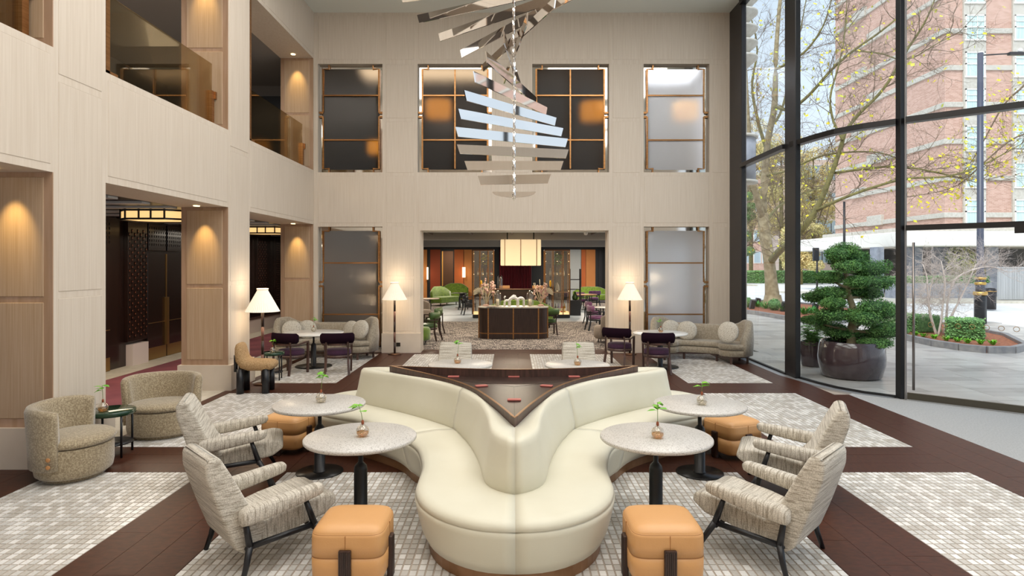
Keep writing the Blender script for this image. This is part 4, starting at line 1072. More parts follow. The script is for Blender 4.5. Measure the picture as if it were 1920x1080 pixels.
# ------------------------------------------------------------------ suspended mirror sculpture
def sculpture():
    zc = 3.2*H
    r = thing('suspended_sculpture', 'spiral of polished steel blades hanging on a rod in the middle of the atrium', 'sculpture', (.01*H, zc, H+.33*H))
    z0 = H+.33*H
    A = [.11, .187, .25, .29, .318, .34, .36, .38, .41, .44, .47, .50, .53, .56, .60, .63, .65, .66, .66, .65, .63, .60, .56, .5, .44]
    T = [0, -10, 0, 14, 27, 39, 50, 61, 72, 84, 97, 111, 125, 139, 152, 164, 176, 188, 200, 212, 224, 236, 248, 260, 272]
    hb = .047*H/2
    for k, (a, th) in enumerate(zip(A, T)):
        z = H+(.355+.0705*k)*H-z0; a *= H
        q = MB(); hh = hb*.98; ct = hh*.9
        RX = Matrix.Rotation(math.pi/2, 4, 'X')
        if k == 0:
            poly = [(a*math.cos(x), -hh*.2+hh*1.7*math.sin(x)*.75+hh*.6) for x in np.linspace(math.pi, 2*math.pi, 17)]
        else:
            poly = [(-a, hh), (-a+ct*.75, -hh), (a-ct*.75, -hh), (a, hh)]
        q.prism(poly, -.006, .006, M=RX)
        o = q.build('blade', CHROME, r); o.location = (0, 0, z); o.rotation_euler = (0, 0, rad(th))
        q = MB().lathe([(.018, z-hb*1.1), (.018, z+hb*1.1)], 12); q.build('sleeve', CHROME, r)
    MB().lathe([(.007, -.02), (.007, CEIL-z0)], 8).build('rod', CHROME, r)
    MB().lathe([(0, CEIL-z0-.03), (.09, CEIL-z0-.03), (.09, CEIL-z0)], 20).build('ceiling_rose', CHROME, r)
sculpture()
# ------------------------------------------------------------------ bar beyond the opening
BX0, BX1 = -5.45, 5.45
sbox('floor_bar', [((BX0, 15.6, -.1), (BX1, 23.2, -.003)), ((BX0, 26.0, -.1), (BX1, 37, -.003))], CARP)
sbox('floor_bar_aisle', [((BX0, 23.2, -.1), (BX1, 26.0, -.002)), ((-3.4, 26.0, -.05), (3.6, 37, .002))], BLUEG)
sbox('wall_bar_left', [((BX0-.1, 15.6, 0), (BX0, 37, 3.5))], mat('umber_wall', '#5d534a', rough=.5))
sbox('wall_bar_right', [((BX1, y, 0), (BX1+.15, y+.5, 3.5)) for y in (15.6, 19, 22.5, 26, 29.5, 33, 36.4)]+[((BX1, 15.6, 2.8), (BX1+.1, 37, 3.5))], BLACK)
wb2 = sbox('wall_bar_back', [((BX0, 37, 0), (BX1, 37.1, 3.5))], INK)
def bw(name, xa, xb, m, ya=468, yb=562, d=.05, s=67.5):
    a = px(xa, yb, s); c = px(xb, ya, s)
    MB().box((a.x, 37-d, max(0, a.z)), (c.x, 37.01, c.z)).build(name, m, wb2)
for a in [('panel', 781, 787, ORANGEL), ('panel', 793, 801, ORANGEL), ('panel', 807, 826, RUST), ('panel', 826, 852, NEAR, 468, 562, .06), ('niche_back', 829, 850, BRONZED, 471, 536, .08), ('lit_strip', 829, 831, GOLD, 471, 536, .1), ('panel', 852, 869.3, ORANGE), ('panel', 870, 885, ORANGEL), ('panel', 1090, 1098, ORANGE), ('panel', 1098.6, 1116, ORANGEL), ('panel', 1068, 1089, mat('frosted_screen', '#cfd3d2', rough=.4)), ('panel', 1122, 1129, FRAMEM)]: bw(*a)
sbox('ceiling_bar', [((BX0, 16.95, 3.3), (BX1, 37, 3.4))], mat('gloss_black_ceiling', '#1b1715', rough=.12))
sbox('trim_7', [((BX0, 15.56, 2.94), (BX1, 16.95, 3.35))], GREYP if False else CEILM)
sbox('trim_8', [((BX0, 22.3, 2.95), (BX1, 22.7, 3.29)), ((BX0, 32, 2.97), (BX1, 32.4, 3.29))], mat('grey_beam', '#a5a09b', rough=.5))
sbox('trim_9', [((x-.03, 17.0, 3.12), (x+.03, 22.25, 3.29)) for x in (-4.2, -2.8, -1.4, 0, 1.4, 2.8, 4.2)], BROWNW)
for x, y, p in ((-3.5, 19, 110), (3.5, 19, 110), (0, 27, 210), (-3.8, 33, 130), (3.8, 33, 150), (0, 18.0, 90), (-4, 25, 160), (4.5, 25, 160)):
    light('bar_fill_light', 'AREA', (x, y, 3.1), p, (1, .86, .68), 1, 1)  # area lights added below the ceiling to brighten the bar
# security dome
o = MB().lathe([(.05, .0), (.05, -.05), (.035, -.08), (0, -.09)], 16).build('camera_dome', WHITE); o.location = (px(1096, 433, 148).x, 16.6, 2.94); tag(o, 'small white ceiling camera dome in the bar opening', 'camera')
# drum pendant
p = px(976, 498, 117); t = thing('drum_pendant', 'large glowing fabric pendant shade hanging above the bar', 'pendant light', (p.x, p.y, p.z))
hh = px(976, 450, 117).z-p.z; w2 = 37/117*H
sh = MB().box((-w2, -w2*.8, 0), (w2, w2*.8, hh), .03, 2).build('lamp_shade', PEND, t)
f = MB()
for x in (-w2+.14, 0, w2-.14): f.box((x-.012, -w2*.8-.008, 0), (x+.012, -w2*.8+.002, hh))
f.build('seam_strip', BRONZED, t)
MB().box((-w2+.2, -.02, hh), (-w2+.24, .02, 3.3-p.z)).box((w2-.24, -.02, hh), (w2-.2, .02, 3.3-p.z)).build('hanger', BLACK, t)
light('pendant_glow', 'POINT', (p.x, p.y, p.z-.35), 35, (1, .82, .55), radius=.3)
# curtain
t = MB(); pts = []
x0, x1 = px(936, 0, 72).x, px(996, 0, 72).x
for z in (.0, 2.9):
    pts.append([(x0+(x1-x0)*k/140, F/72*H+.09*math.sin(k*.9), z) for k in range(141)])
t.loft(pts, closed=False, cap=False); o = t.build('curtain', CURTR, smooth=True); tag(o, 'oxblood red pleated curtain at the back of the bar', 'curtain')
# bar counter
a = px(924, 541, 84); c = px(1026, 541, 84)
t = thing('bar_counter', 'dark bar counter in front of the red curtain', 'counter', ((a.x+c.x)/2, a.y, 0)); hw = (c.x-a.x)/2
MB().box((-hw, -.25, 0), (hw, .3, a.z-.05), .01).build('front_panel', LACQ, t)
MB().box((-hw-.04, -.32, a.z-.05), (hw+.04, .35, a.z), .01).build('worktop', BRONZED, t)
for x, l in ((940+6, 'left'), (1010-2, 'right')):
    q = px(x, 537, 83); o = MB().box((-.25, -.1, 0), (.25, .1, .13), .01).build('tray_box', OAKB); o.location = (q.x, q.y, a.z); tag(o, 'light wooden box on the %s end of the bar counter' % l, 'box', 'boxes on the bar counter')
# sideboard
s = 140.5; a = px(898, 0, s); c = px(1027, 0, s); hw = (c.x-a.x)/2
t = thing('sideboard', 'dark curved-end sideboard with bronze uprights and marble top in the bar opening', 'sideboard', ((a.x+c.x)/2, F/s*H+.28, 0))
def oval(hx, hy, n=12):
    out = []
    r_ = hy
    for sx, a0 in ((1, -math.pi/2), (-1, math.pi/2)):
        for k in range(n+1):
            an = a0+math.pi*k/n; out.append((sx*(hx-r_)+r_*math.cos(an), r_*math.sin(an)))
    return out
MB().prism(oval(hw, .28), .0, .86).build('body', DKWOOD, t, smooth=False)
MB().prism(oval(hw+.04, .32), .86, .90, bev=.008, seg=2).build('marble_top', mat('veined_marble', '#dcd6c9', '#6d655c', rough=.25, scale=3, lo=.52, hi=.66, detail=9), t)
for x in (-hw+.26, 0, hw-.26): MB().box((x-.02, -.305, 0), (x+.02, -.27, .87), .008, 2).build('bronze_upright', BRONZE, t)
for x in (-hw-.012, hw+.012): MB().box((x-.018, -.03, 0), (x+.018, .03, .87), .008, 2).build('bronze_upright', BRONZE, t)
MB().prism(oval(hw+.006, .286), .14, .165).build('bronze_band', BRONZE, t)
SY = F/s*H+.28; SXC = (a.x+c.x)/2
def sx(x): return px(x, 0, 138).x
def cloche(label, x, z0, candle=True, r_=.10, hgt=.45):
    t = thing('glass_cloche', label, 'glass dome', (x, SY, z0), 0, 'glass cloches on the sideboard')
    MB().lathe([(r_, 0), (r_, hgt*.72), (r_*.85, hgt*.84), (r_*.45, hgt*.92), (r_*.4, hgt), (r_*.3, hgt)], 24, cap=False).build('glass_dome', VGLASS, t)
    if candle: MB().lathe([(0, .0), (.045, 0), (.045, .2), (0, .2)], 16).build('candle', CANDLE, t)
cloche('glass cloche over an ivory candle, left on the sideboard', sx(933), .90)
cloche('glass cloche over an ivory candle, right on the sideboard', sx(994), .90)
q = px(936, 545, 90); o = MB().lathe([(.12, 0), (.12, .5), (.10, .58), (.05, .62)], 20, cap=False).build('glass_dome', VGLASS); o.location = (q.x, F/84*H, px(0, 541, 84).z); tag(o, 'tall clear glass dome on the bar counter left of the curtain', 'glass dome')
def arch(label, x, w_, hgt, th, extra=None):
    t = MB(); n = 14
    pts = [(-w_/2, 0, 0)]+[(w_/2*math.cos(math.pi-math.pi*k/n), 0, hgt-w_/2+w_/2*math.sin(math.pi*k/n)) for k in range(n+1)]+[(w_/2, 0, 0)]
    t.tube(pts, th, 10)
    if extra: t.tube(extra, th*.7, 10)
    o = t.build('ceramic_arch', WHITE, smooth=True); o.location = (x, SY-.06, .90); tag(o, label, 'sculpture', 'white arched ceramics')
arch('small white ceramic arch with a raised neck, left of the three', sx(951), .15, .17, .032, [(-.06, 0, .12), (-.075, 0, .25), (-.05, 0, .29)])
arch('largest white ceramic arch in the middle of the three', sx(963), .24, .25, .045, [(-.06, 0, .26), (0, 0, .30), (.06, 0, .28)])
arch('white ceramic loop arch, right of the three', sx(976.5), .17, .24, .036)
def bouquet(label, x, flip):
    t = thing('dried_flowers', label, 'flower arrangement', (x, SY, .90))
    MB().lathe([(0, 0), (.08, 0), (.09, .03), (.06, .055), (0, .05)], 16).build('bowl', PINKF, t)
    rnd = random.Random(5+flip); st = MB(); bl = MB(); pl = MB()
    for k in range(16):
        a = rnd.uniform(-1, 1); e = Vector((a*.22+.04*flip, rnd.uniform(-.12, .12), rnd.uniform(.45, .82)-abs(a)*.15))
        st.tube([(0, 0, .04), e*.5+Vector((0, 0, .03)), e], .005, 4)
        if k < 12:
            for j in range(5): bl.ell(e+Vector((rnd.uniform(-.04, .04), rnd.uniform(-.04, .04), rnd.uniform(-.16, .05))), (.025, .025, .035), n=6, m=5)
    st.build('stem', PALM, t); tag(bl.build('blossom', PINKF, t), kind='stuff')
    c0 = Vector((-.20*flip, -.04, .38))
    for k in range(13):
        an = -1.9+3.8*k/12+math.pi/2; d = Vector((math.cos(an), 0, math.sin(an)))
        u = Vector((-d.z, 0, d.x)); pl.quad([c0-d*.02, c0+d*.13+u*.02, c0+d*.17, c0+d*.13-u*.02])
    pl.build('palm_fan', PALM, t)
    MB().ell(c0+Vector((.07, .02, .26)), (.03, .02, .11), n=8, m=6).build('ochre_spike', OCHRE, t)
bouquet('dried pink flowers with a pale palm fan at the left end of the sideboard', sx(911), 1)
bouquet('dried pink flowers and grasses at the right end of the sideboard', sx(1014), -1)
# glass drinks cabinets
bi = [0]
def bottle(label, x, y, z, m, hgt=.30, r_=.04):
    t = MB(); t.lathe([(0, 0), (r_, 0), (r_, hgt*.58), (r_*.35, hgt*.72), (r_*.35, hgt), (0, hgt)], 12, cap=False)
    t.lathe([(r_+.001, hgt*.15), (r_+.001, hgt*.45)], 12, mi=1, cap=False)
    o = t.build('bottle', [m, LABELM]); o.location = (x, y, z); tag(o, label, 'bottle', 'bottles in the glass cabinets')
def vitrine(side, xa, xb, s=101.6):
    a = px(xa, 0, s); c = px(xb, 0, s); hw = (c.x-a.x)/2; top = 2.66; y = a.y+hw*.8
    t = thing('glass_cabinet', 'tall bronze-framed glass drinks cabinet on the %s of the bar' % side, 'cabinet', ((a.x+c.x)/2, y, 0)); D_ = hw*.8
    MB().box((-hw, -D_, 0), (hw, D_, .14), .04, 3).build('plinth', BLACK, t)
    MB().box((-hw+.02, -D_+.02, .14), (hw-.02, D_-.02, .22)).build('lit_floor', mat('warm_lit_tray', '#f0d9a4', emit=.7, ecol='#ffe0a0') if 'warm_lit_tray' not in MATS else MATS['warm_lit_tray'], t)
    for px_ in (-hw+.02, -hw*.33, hw*.45, hw-.02):
        for py in (-D_+.02, D_-.02): MB().box((px_-.018, py-.018, .14), (px_+.018, py+.018, top)).build('post', BRONZE, t)
    MB().box((-hw, -D_, top-.05), (hw, D_, top)).build('top_rail', BRONZED, t)
    for z in (.98, 1.08 if False else 1.62, 2.12): MB().box((-hw+.03, -D_+.03, z), (hw-.03, D_-.03, z+.015)).build('shelf', VGLASS if z > 1 else BRONZE, t)
    MB().box((-hw+.01, -D_+.005, .22), (hw-.01, -D_+.012, top-.05)).build('glass_front', VGLASS, t)
    lt = MB()
    for z in (1.05, 1.7, 2.2, 2.5):
        for q in (-hw+.05, 0, hw-.05): lt.ell((q, -D_+.05, z), (.018, .018, .018), n=6, m=5)
    tag(lt.build('pin_light', SCREEN, t), kind='stuff')
    return t.location.x, y-D_*.4, hw
vx, vy, vw = vitrine('left', 886, 926)
for k in range(4): bottle(['amber bottle with cream label, first on the upper shelf of the left cabinet', 'gold bottle second on the upper shelf of the left cabinet', 'red bottle third on the upper shelf of the left cabinet', 'red bottle at the right end of the upper shelf of the left cabinet'][k], vx-.2+k*.17, vy, 1.635, BOTT[(0, 5, 3, 3)[k]])
vx2, vy2, vw2 = vitrine('right', 1021, 1069)
rnd = random.Random(9)
for k in range(6): bottle('%s bottle on the lower shelf of the right cabinet' % ['dark green', 'lilac', 'tall green', 'second lilac', 'red', 'gold'][k], vx2-.3+k*.12, vy2, .22+.35*0, BOTT[(1, 2, 1, 2, 3, 5)[k]], .34)
for k in range(5): bottle('%s bottle on the upper shelf of the right cabinet' % ['clear', 'amber', 'dark green', 'gold', 'pale clear'][k], vx2-.26+k*.13, vy2, 1.635, BOTT[(4, 0, 1, 5, 4)[k]], .3)
o = MB().lathe([(0, 0), (.05, 0), (.085, .12), (.06, .28), (.02, .34), (.02, .38)], 16, cap=False).build('ceramic_vase', mat('grey_ceramic', '#b9b8b2')); o.location = (vx2+.02, vy2, .995); tag(o, 'grey ceramic vase on the middle shelf of the right cabinet', 'vase')
o = MB().lathe([(0, 0), (.07, 0), (.05, .1), (.09, .2), (.05, .3), (.03, .4)], 16, cap=False).build('ceramic_vase', mat('cream_ceramic', '#e5dcb2')); o.location = (vx+.05, vy, .995); tag(o, 'cream double-bellied vase on the middle shelf of the left cabinet', 'vase')
def trailing(label, x, y, z, m):
    t = thing('trailing_plant', label, 'plant', (x, y, z)); rnd = random.Random(4)
    MB().lathe([(0, 0), (.06, 0), (.09, .1), (.085, .1), (0, .09)], 14).build('pot', BLACK, t)
    l = MB()
    for k in range(90):
        a = rnd.uniform(0, 6.28); rr_ = rnd.uniform(.02, .2); c = Vector((rr_*math.cos(a), rr_*math.sin(a)*.6, .16+rnd.uniform(-.14, .24)-rr_*.6))
        u = Vector((rnd.uniform(-1, 1), rnd.uniform(-1, 1), rnd.uniform(-1, 1))).normalized()*.035; v = u.orthogonal()*.7
        l.quad([c-u, c+v, c+u, c-v])
    tag(l.build('foliage', m, t), kind='stuff')
trailing('leafy green plant on the top shelf of the right cabinet', vx2+.02, vy2, 2.135, LEAFD)
trailing('yellow-green trailing plant on the top shelf of the left cabinet', vx+.03, vy, 2.135, mat('yellow_green_leaf', '#b0b030'))
# sconces
def sconce(label, x, ya, yb, s, w_=.05):
    a = px(x, yb, s); c = px(x, ya, s); t = thing('wall_sconce', label, 'wall light', (a.x, a.y-.12, a.z), 0, 'tube wall lights')
    MB().lathe([(w_, 0), (w_, c.z-a.z)], 14).build('lit_tube', SCREEN, t)
    MB().lathe([(.008, -.9), (.008, c.z-a.z+.9)], 6, c=(0, .06, 0)).build('rod', BLACK, t)
sconce('tube wall light on the orange panels behind the lime sofa', 870, 501, 520, 68, .09)
sconce('tube wall light at the far left edge of the bar opening', 790, 501, 526, 68, .05)
sconce('tube wall light second from the left edge of the bar opening', 802, 501, 524, 68, .05)
# seating in the bar
def banquette(label, x, y, ang, w_, hgt, m=LIME, group='lime velvet sofas'):
    t = thing('velvet_sofa', label, 'sofa', (x, y, 0), ang, group)
    MB().box((-w_/2, -.42, .14), (w_/2, .35, .44), .07, 4).build('seat', m, t, smooth=True)
    rings = []
    for k, u in enumerate(np.linspace(-1, 1, 17)):
        z = hgt-.30*max(0, abs(u)-.35)**1.6*1.8; xx = u*w_/2; yy = .40-.16*u*u
        rings.append([(xx, yy, .12), (xx, yy+.04, z-.05), (xx, yy, z), (xx, yy-.10, z-.02), (xx, yy-.14, .3), (xx, yy-.14, .12)])
    MB().loft(rings).build('backrest', m, t, smooth=True)
    for a_ in (-1, 1):
        for b_ in (-.3, .3): MB().lathe([(.02, 0), (.025, .15)], 8, c=(a_*(w_/2-.12), b_, 0)).build('leg', BLACK, t)
    return t
q = fp(832, 572); banquette('lime velvet curved sofa far left in the bar', q.x, q.y, rad(60), 1.6, .95)
q = fp(840, 566); banquette('lime velvet sofa behind the curved lime sofa', q.x+.3, q.y+.9, 0, 1.5, 1.0)
q = px(974, 0, 118); banquette('lime velvet sofa just behind the sideboard', q.x, q.y, rad(180), 2.2, .93)
q = px(1109, 0, 72); banquette('pale lime bench under the right orange panels', q.x, q.y, 0, 2.0, .85)
def g(label, x, s, ang, grp, a_, b_, w_=DKWOOD): return dining(label, px(x, 0, s).x, F/s*H, ang, grp, a_, b_, w_)
g('green leather dining chair nearest the opening on the left of the bar', 805, 143, rad(75), 'green leather bar chairs', GREENL, GREENL)
g('green leather dining chair second from the opening on the left of the bar', 812, 131, rad(80), 'green leather bar chairs', GREENL, GREENL)
g('dark green chair showing past the right end of the sideboard', 1027, 132, rad(10), 'green leather bar chairs', GREENL, GREENL)
g('black bar chair in front of the sconce', 874, 86, rad(-60), 'black bar chairs', BLACK, BLACK, BLACK)
g('black bar chair beside the left glass cabinet', 880, 95, rad(-70), 'black bar chairs', BLACK, BLACK, BLACK)
g('plum dining chair at the far right table in the bar', 1113, 80, rad(15), 'plum bar chairs', PLUM, PLUM, BLACK)
g('plum dining chair left of the far right bar table', 1093, 84, rad(-60), 'plum bar chairs', PLUM, PLUM, BLACK)
g('plum chair right of the aisle in the bar, behind the taupe chair', 1117, 124, rad(-80), 'plum bar chairs', PLUM, PLUM, BLACK)
g('plum chair beyond the taupe chair at the right of the bar', 1112, 112, rad(-80), 'plum bar chairs', PLUM, PLUM, BLACK)
def tubby(label, x, s, ang, m, grp, hgt=.78, sc_=1):
    t = thing('lounge_chair', label, 'armchair', (px(x, 0, s).x, F/s*H, 0), ang, grp)
    MB().lathe([(.26, .1), (.31, .14), (.31, .38), (.27, .44), (0, .45)], 24).build('seat', m, t)
    rings = []
    for a in np.linspace(-1.7, 1.7, 20):
        d = Vector((math.sin(a), math.cos(a), 0)); z = hgt-.12*(abs(a)/1.7)**3
        rings.append([d*.36+Vector((0, 0, .12)), d*.39+Vector((0, 0, z-.04)), d*.35+Vector((0, 0, z)), d*.30+Vector((0, 0, z-.03)), d*.28+Vector((0, 0, .12))])
    MB().loft(rings).build('backrest', m, t, smooth=True)
    for k in range(4): MB().lathe([(.014, 0), (.016, .12)], 8, c=(.22*math.cos(.78+k*1.571), .22*math.sin(.78+k*1.571), 0)).build('leg', BLACK, t)
tubby('taupe woven chair at the right edge of the bar opening', 1135, 146, rad(-110), TAUPE, 'taupe bar chairs', .82)
tubby('taupe chair at the left edge of the bar opening behind the green chairs', 793, 108, rad(60), TAUPE, 'taupe bar chairs')
tubby('bright lime velvet chair cut by the left side of the bar opening', 785, 150, rad(90), LIME, 'lime chairs', .6)
def btable(label, x, s, m=TAUPE, r_=.38): pedestal(label, px(x, 0, s).x, F/s*H, r_, m, .72, .03, .22, 'bar tables')
btable('small round table between the taupe and lime seats on the left of the bar', 806, 98)
btable('round pale table among the plum chairs at the far right of the bar', 1099, 86, OAKB, .5)
btable('pale marble table at the right edge of the bar opening', 1131, 122, MARBLE, .36)
btable('dark round bar table by the black chairs', 862, 82, BLACK, .35)
t = thing('shelving_unit', 'black open shelving unit right of the right glass cabinet', 'shelf', (px(1078, 0, 96).x, F/96*H, 0))
MB().box((-.22, -.2, 0), (.22, .2, .62), .01).build('cupboard', BLACK, t)
for z in (1.05, 1.45): MB().box((-.22, -.2, z), (.22, .2, z+.03)).build('shelf', BLACK, t)
for x in (-.21, .21): MB().box((x-.012, -.2, .6), (x+.012, .2, 1.9)).build('side_post', BLACK, t)
MB().lathe([(0, .62), (.1, .64), (.12, .75), (.04, .9), (.05, .96)], 14).build('green_jug', GREENL, t)
# ------------------------------------------------------------------ outdoors
sbox('floor_outside', [((2.4, 15.9, -.4), (160, 300, -.05)), ((-60, 42, -.4), (2.4, 300, -.05)), ((9.75, -40, -.4), (160, 15.9, -.05)), ((5.32, 12.0, -.4), (9.75, 15.9, -.05)), ((6.3, 10.2, -.4), (9.75, 12.0, -.05)), ((8.3, 8.2, -.4), (9.75, 10.2, -.05))], ROAD)
bed_ = [(5.36, 15.5)]+[(x+.06, y+.02) for x, y in GL[1:]]+[(x+.06, y+.06) for x, y in GFAR]+[(12, -3), (12, 15.5)]
struct(MB().prism(bed_, -.4, -.052).build('floor_paving_bed', KERB))
# paving slabs along the facade (real joints), one joined surface
rnd = random.Random(11); vv, ff, mi_ = [], [], []
PB1 = mat('wet_paving_dark', '#bdb7b1', '#a6a09b', rough=.3, scale=1.3)
def outside(x, y):
    if y > 15.2: return True
    for (x0, y0), (x1, y1) in zip(GL+GFAR[:2], (GL+GFAR[:2])[1:]):
        if min(y0, y1) <= y <= max(y0, y1) and y0 != y1:
            return x > x0+(x1-x0)*(y-y0)/(y1-y0)+.02
    return x > 9.65
j = 0; y = 3.0
while y < 27:
    dy = .34 if y < 16 else .5; x = 2.6 if y > 15.2 else 5.0; x += rnd.uniform(0, .3)
    if y <= 15.2:
        x = next((q/100 for q in range(480, 980) if outside(q/100, y) and outside(q/100, y+dy)), 9.7)
    while x < 17:
        dx = rnd.uniform(.6, .95)
        if outside(x, y) and outside(x, y+dy) and outside(x, min(15.1, y)) :
            b0 = len(vv); z = -.012-rnd.uniform(0, .002)
            a = .004
            P_ = [(x+a, y+a), (x+dx-a, y+a), (x+dx-a, y+dy-a), (x+a, y+dy-a)]
            for zz in (-.06, z): vv += [(p[0], p[1], zz) for p in P_]
            ff += [(b0+4, b0+5, b0+6, b0+7)]+[(b0+k, b0+(k+1) % 4, b0+4+(k+1) % 4, b0+4+k) for k in range(4)]
            mi_ += [0 if rnd.random() < .6 else 1]*5
        x += dx
    y += dy
me = bpy.data.meshes.new('paving_slabs'); me.from_pydata(vv, [], ff); me.materials.append(PAVE); me.materials.append(PB1); me.polygons.foreach_set('material_index', mi_)
o = bpy.data.objects.new('paving_slabs', me); COL.objects.link(o); tag(o, 'wet grey stone paving slabs outside the glass facade', 'paving', kind='stuff')
sb = sbox('trim_10', [((6.4, 9.9, -.055), (9.6, 10.2, -.02))], KERB)

ORD = 'first second third fourth fifth sixth seventh eighth ninth'.split()
# --- foliage helpers
def leafcloud(blobs, n, size, rnd, flat=.6):
    """thousands of small leaf faces over ellipsoids; blobs = (centre, radii)"""
    vv, ff = [], []
    wsum = sum(b[1][0]*b[1][1]+b[1][0]*b[1][2] for b in blobs)
    for c, r in blobs:
        m = int(n*(r[0]*r[1]+r[0]*r[2])/wsum)
        for _ in range(m):
            d = Vector((rnd.gauss(0, 1), rnd.gauss(0, 1), rnd.gauss(0, 1))).normalized()
            k = rnd.uniform(.78, 1.05)+.12*noise.noise(Vector((c[0]+d.x*3, c[1]+d.y*3, d.z*3)))
            p = Vector((c[0]+d.x*r[0]*k, c[1]+d.y*r[1]*k, c[2]+d.z*r[2]*k))
            u = Vector((rnd.gauss(0, 1), rnd.gauss(0, 1), rnd.gauss(0, flat))).normalized()*size*rnd.uniform(.6, 1.3)
            v = u.cross(d+Vector((rnd.uniform(-.6, .6), rnd.uniform(-.6, .6), rnd.uniform(-.6, .6)))).normalized()*size*.55
            b = len(vv); vv += [p-u, p+v, p+u, p-v]; ff.append((b, b+1, b+2, b+3))
    return vv, ff
def mesh_obj(name, vv, ff, m, parent=None):
    me = bpy.data.meshes.new(name); me.from_pydata([tuple(v) for v in vv], [], ff); me.materials.append(m)
    o = bpy.data.objects.new(name, me); COL.objects.link(o)
    if parent: o.parent = parent
    return o
# --- island beds with kerbs
def island(label, pts, inner, soilz=.07):
    t = thing('planting_bed', label, 'planting bed', (0, 0, 0), 0, 'kerbed planting beds')
    P_ = [fp(*p) for p in pts]; Q_ = inner
    poly = [(p.x, p.y) for p in P_]+Q_
    MB().prism(poly, -.05, soilz).build('soil', SOIL, t)
    n = len(poly); c = Vector((sum(p[0] for p in poly)/n, sum(p[1] for p in poly)/n, 0))
    for k in range(len(poly)):
        a = Vector((*poly[k], 0)); b = Vector((*poly[(k+1) % n], 0)); d = (b-a); L_ = d.length; d.normalize(); nn = Vector((-d.y, d.x, 0))
        m = max(1, round(L_/1.2))
        for j in range(m):
            s_, e_ = a+d*(L_*j/m+.004), a+d*(L_*(j+1)/m-.004)
            MB().prism([tuple((s_-nn*.07)[:2]), tuple((e_-nn*.07)[:2]), tuple((e_+nn*.07)[:2]), tuple((s_+nn*.07)[:2])], -.05, .15, bev=.008, seg=1).build('kerb_stone', KERB, t, smooth=False)
    return t
island('kerbed bed with a low box hedge and bare multi-stem shrub outside the glass door', [(1686, 634), (1750, 648), (1800, 656), (1850, 661), (1900, 661), (1925, 655)], [tuple(fp(*q)[:2]) for q in ((1885, 634), (1780, 613), (1686, 605))])
island('kerbed bed around the plane tree, left behind the glass', [(1380, 585), (1420, 590), (1472, 599), (1520, 606), (1575, 606), (1610, 600)], [tuple(fp(*q)[:2]) for q in ((1612, 583), (1500, 572), (1380, 564))])
rnd = random.Random(21)
def hedge(label, pts, w_, z0, z1, n=5000, leaf=.035, group='clipped box hedges'):
    t = thing('box_hedge', label, 'hedge', (0, 0, 0), 0, group); m = MB()
    vv, ff = [], []
    for a, b in zip(pts, pts[1:]):
        a, b = Vector((*a, 0)), Vector((*b, 0)); d = (b-a).normalized(); nn = Vector((-d.y, d.x, 0))*w_/2
        m.prism([tuple((a-nn)[:2]), tuple((b-nn)[:2]), tuple((b+nn)[:2]), tuple((a+nn)[:2])], z0, z1, bev=.06, seg=3)
        L_ = (b-a).length
        for _ in range(int(n*L_/6)):
            f = rnd.random(); side = rnd.choice((0, 1, 1, 2, 2))
            if side == 0: p = a.lerp(b, f)+nn*rnd.uniform(-1, 1); p.z = z1
            else: p = a.lerp(b, f)+nn*(1.03 if side == 1 else -1.03); p.z = rnd.uniform(z0, z1)
            p += Vector((rnd.uniform(-1, 1), rnd.uniform(-1, 1), rnd.uniform(-1, 1)))*.03
            u = Vector((rnd.gauss(0, 1), rnd.gauss(0, 1), rnd.gauss(0, 1))).normalized()*leaf; v = u.orthogonal()*.6
            k = len(vv); vv += [p-u, p+v, p+u, p-v]; ff.append((k, k+1, k+2, k+3))
    m.build('hedge_body', HEDGE, t); tag(mesh_obj('foliage', vv, ff, HEDGEL, t), kind='stuff')
a = fp(1782, 640); b = fp(1876, 645)
hedge('clipped box hedge right of the bare shrub outside the door', [(a.x+.1, a.y+.35), (b.x-.1, b.y+.45)], .9, .07, .60, 9000, .03)
a = fp(1696, 623); b = fp(1770, 632)
hedge('clipped box hedge left of the bare shrub outside the door', [(a.x, a.y+.6), (b.x-.1, b.y+.5)], .8, .07, .56, 8000, .03)
hedge('long dark hedge across the road behind the plane tree', [(12, 72), (44, 71)], 2.0, 0, 1.3, 2500, .12)
def boxball(label, x, y, s, r_):
    q = px(x, y, s); t = thing('box_ball', label, 'shrub', (q.x, q.y, .05), 0, 'clipped box balls')
    MB().ell((0, 0, r_), (r_*.93,)*3, n=16, m=10).build('ball_core', HEDGE, t)
    vv, ff = leafcloud([((0, 0, r_), (r_, r_, r_))], 900, .03, rnd); tag(mesh_obj('foliage', vv, ff, HEDGEL, t), kind='stuff')
boxball('round clipped box ball at the foot of the plane tree', 1452, 590, 90, .27)
boxball('round clipped box ball at the left mullion', 1400, 588, 84, .25)
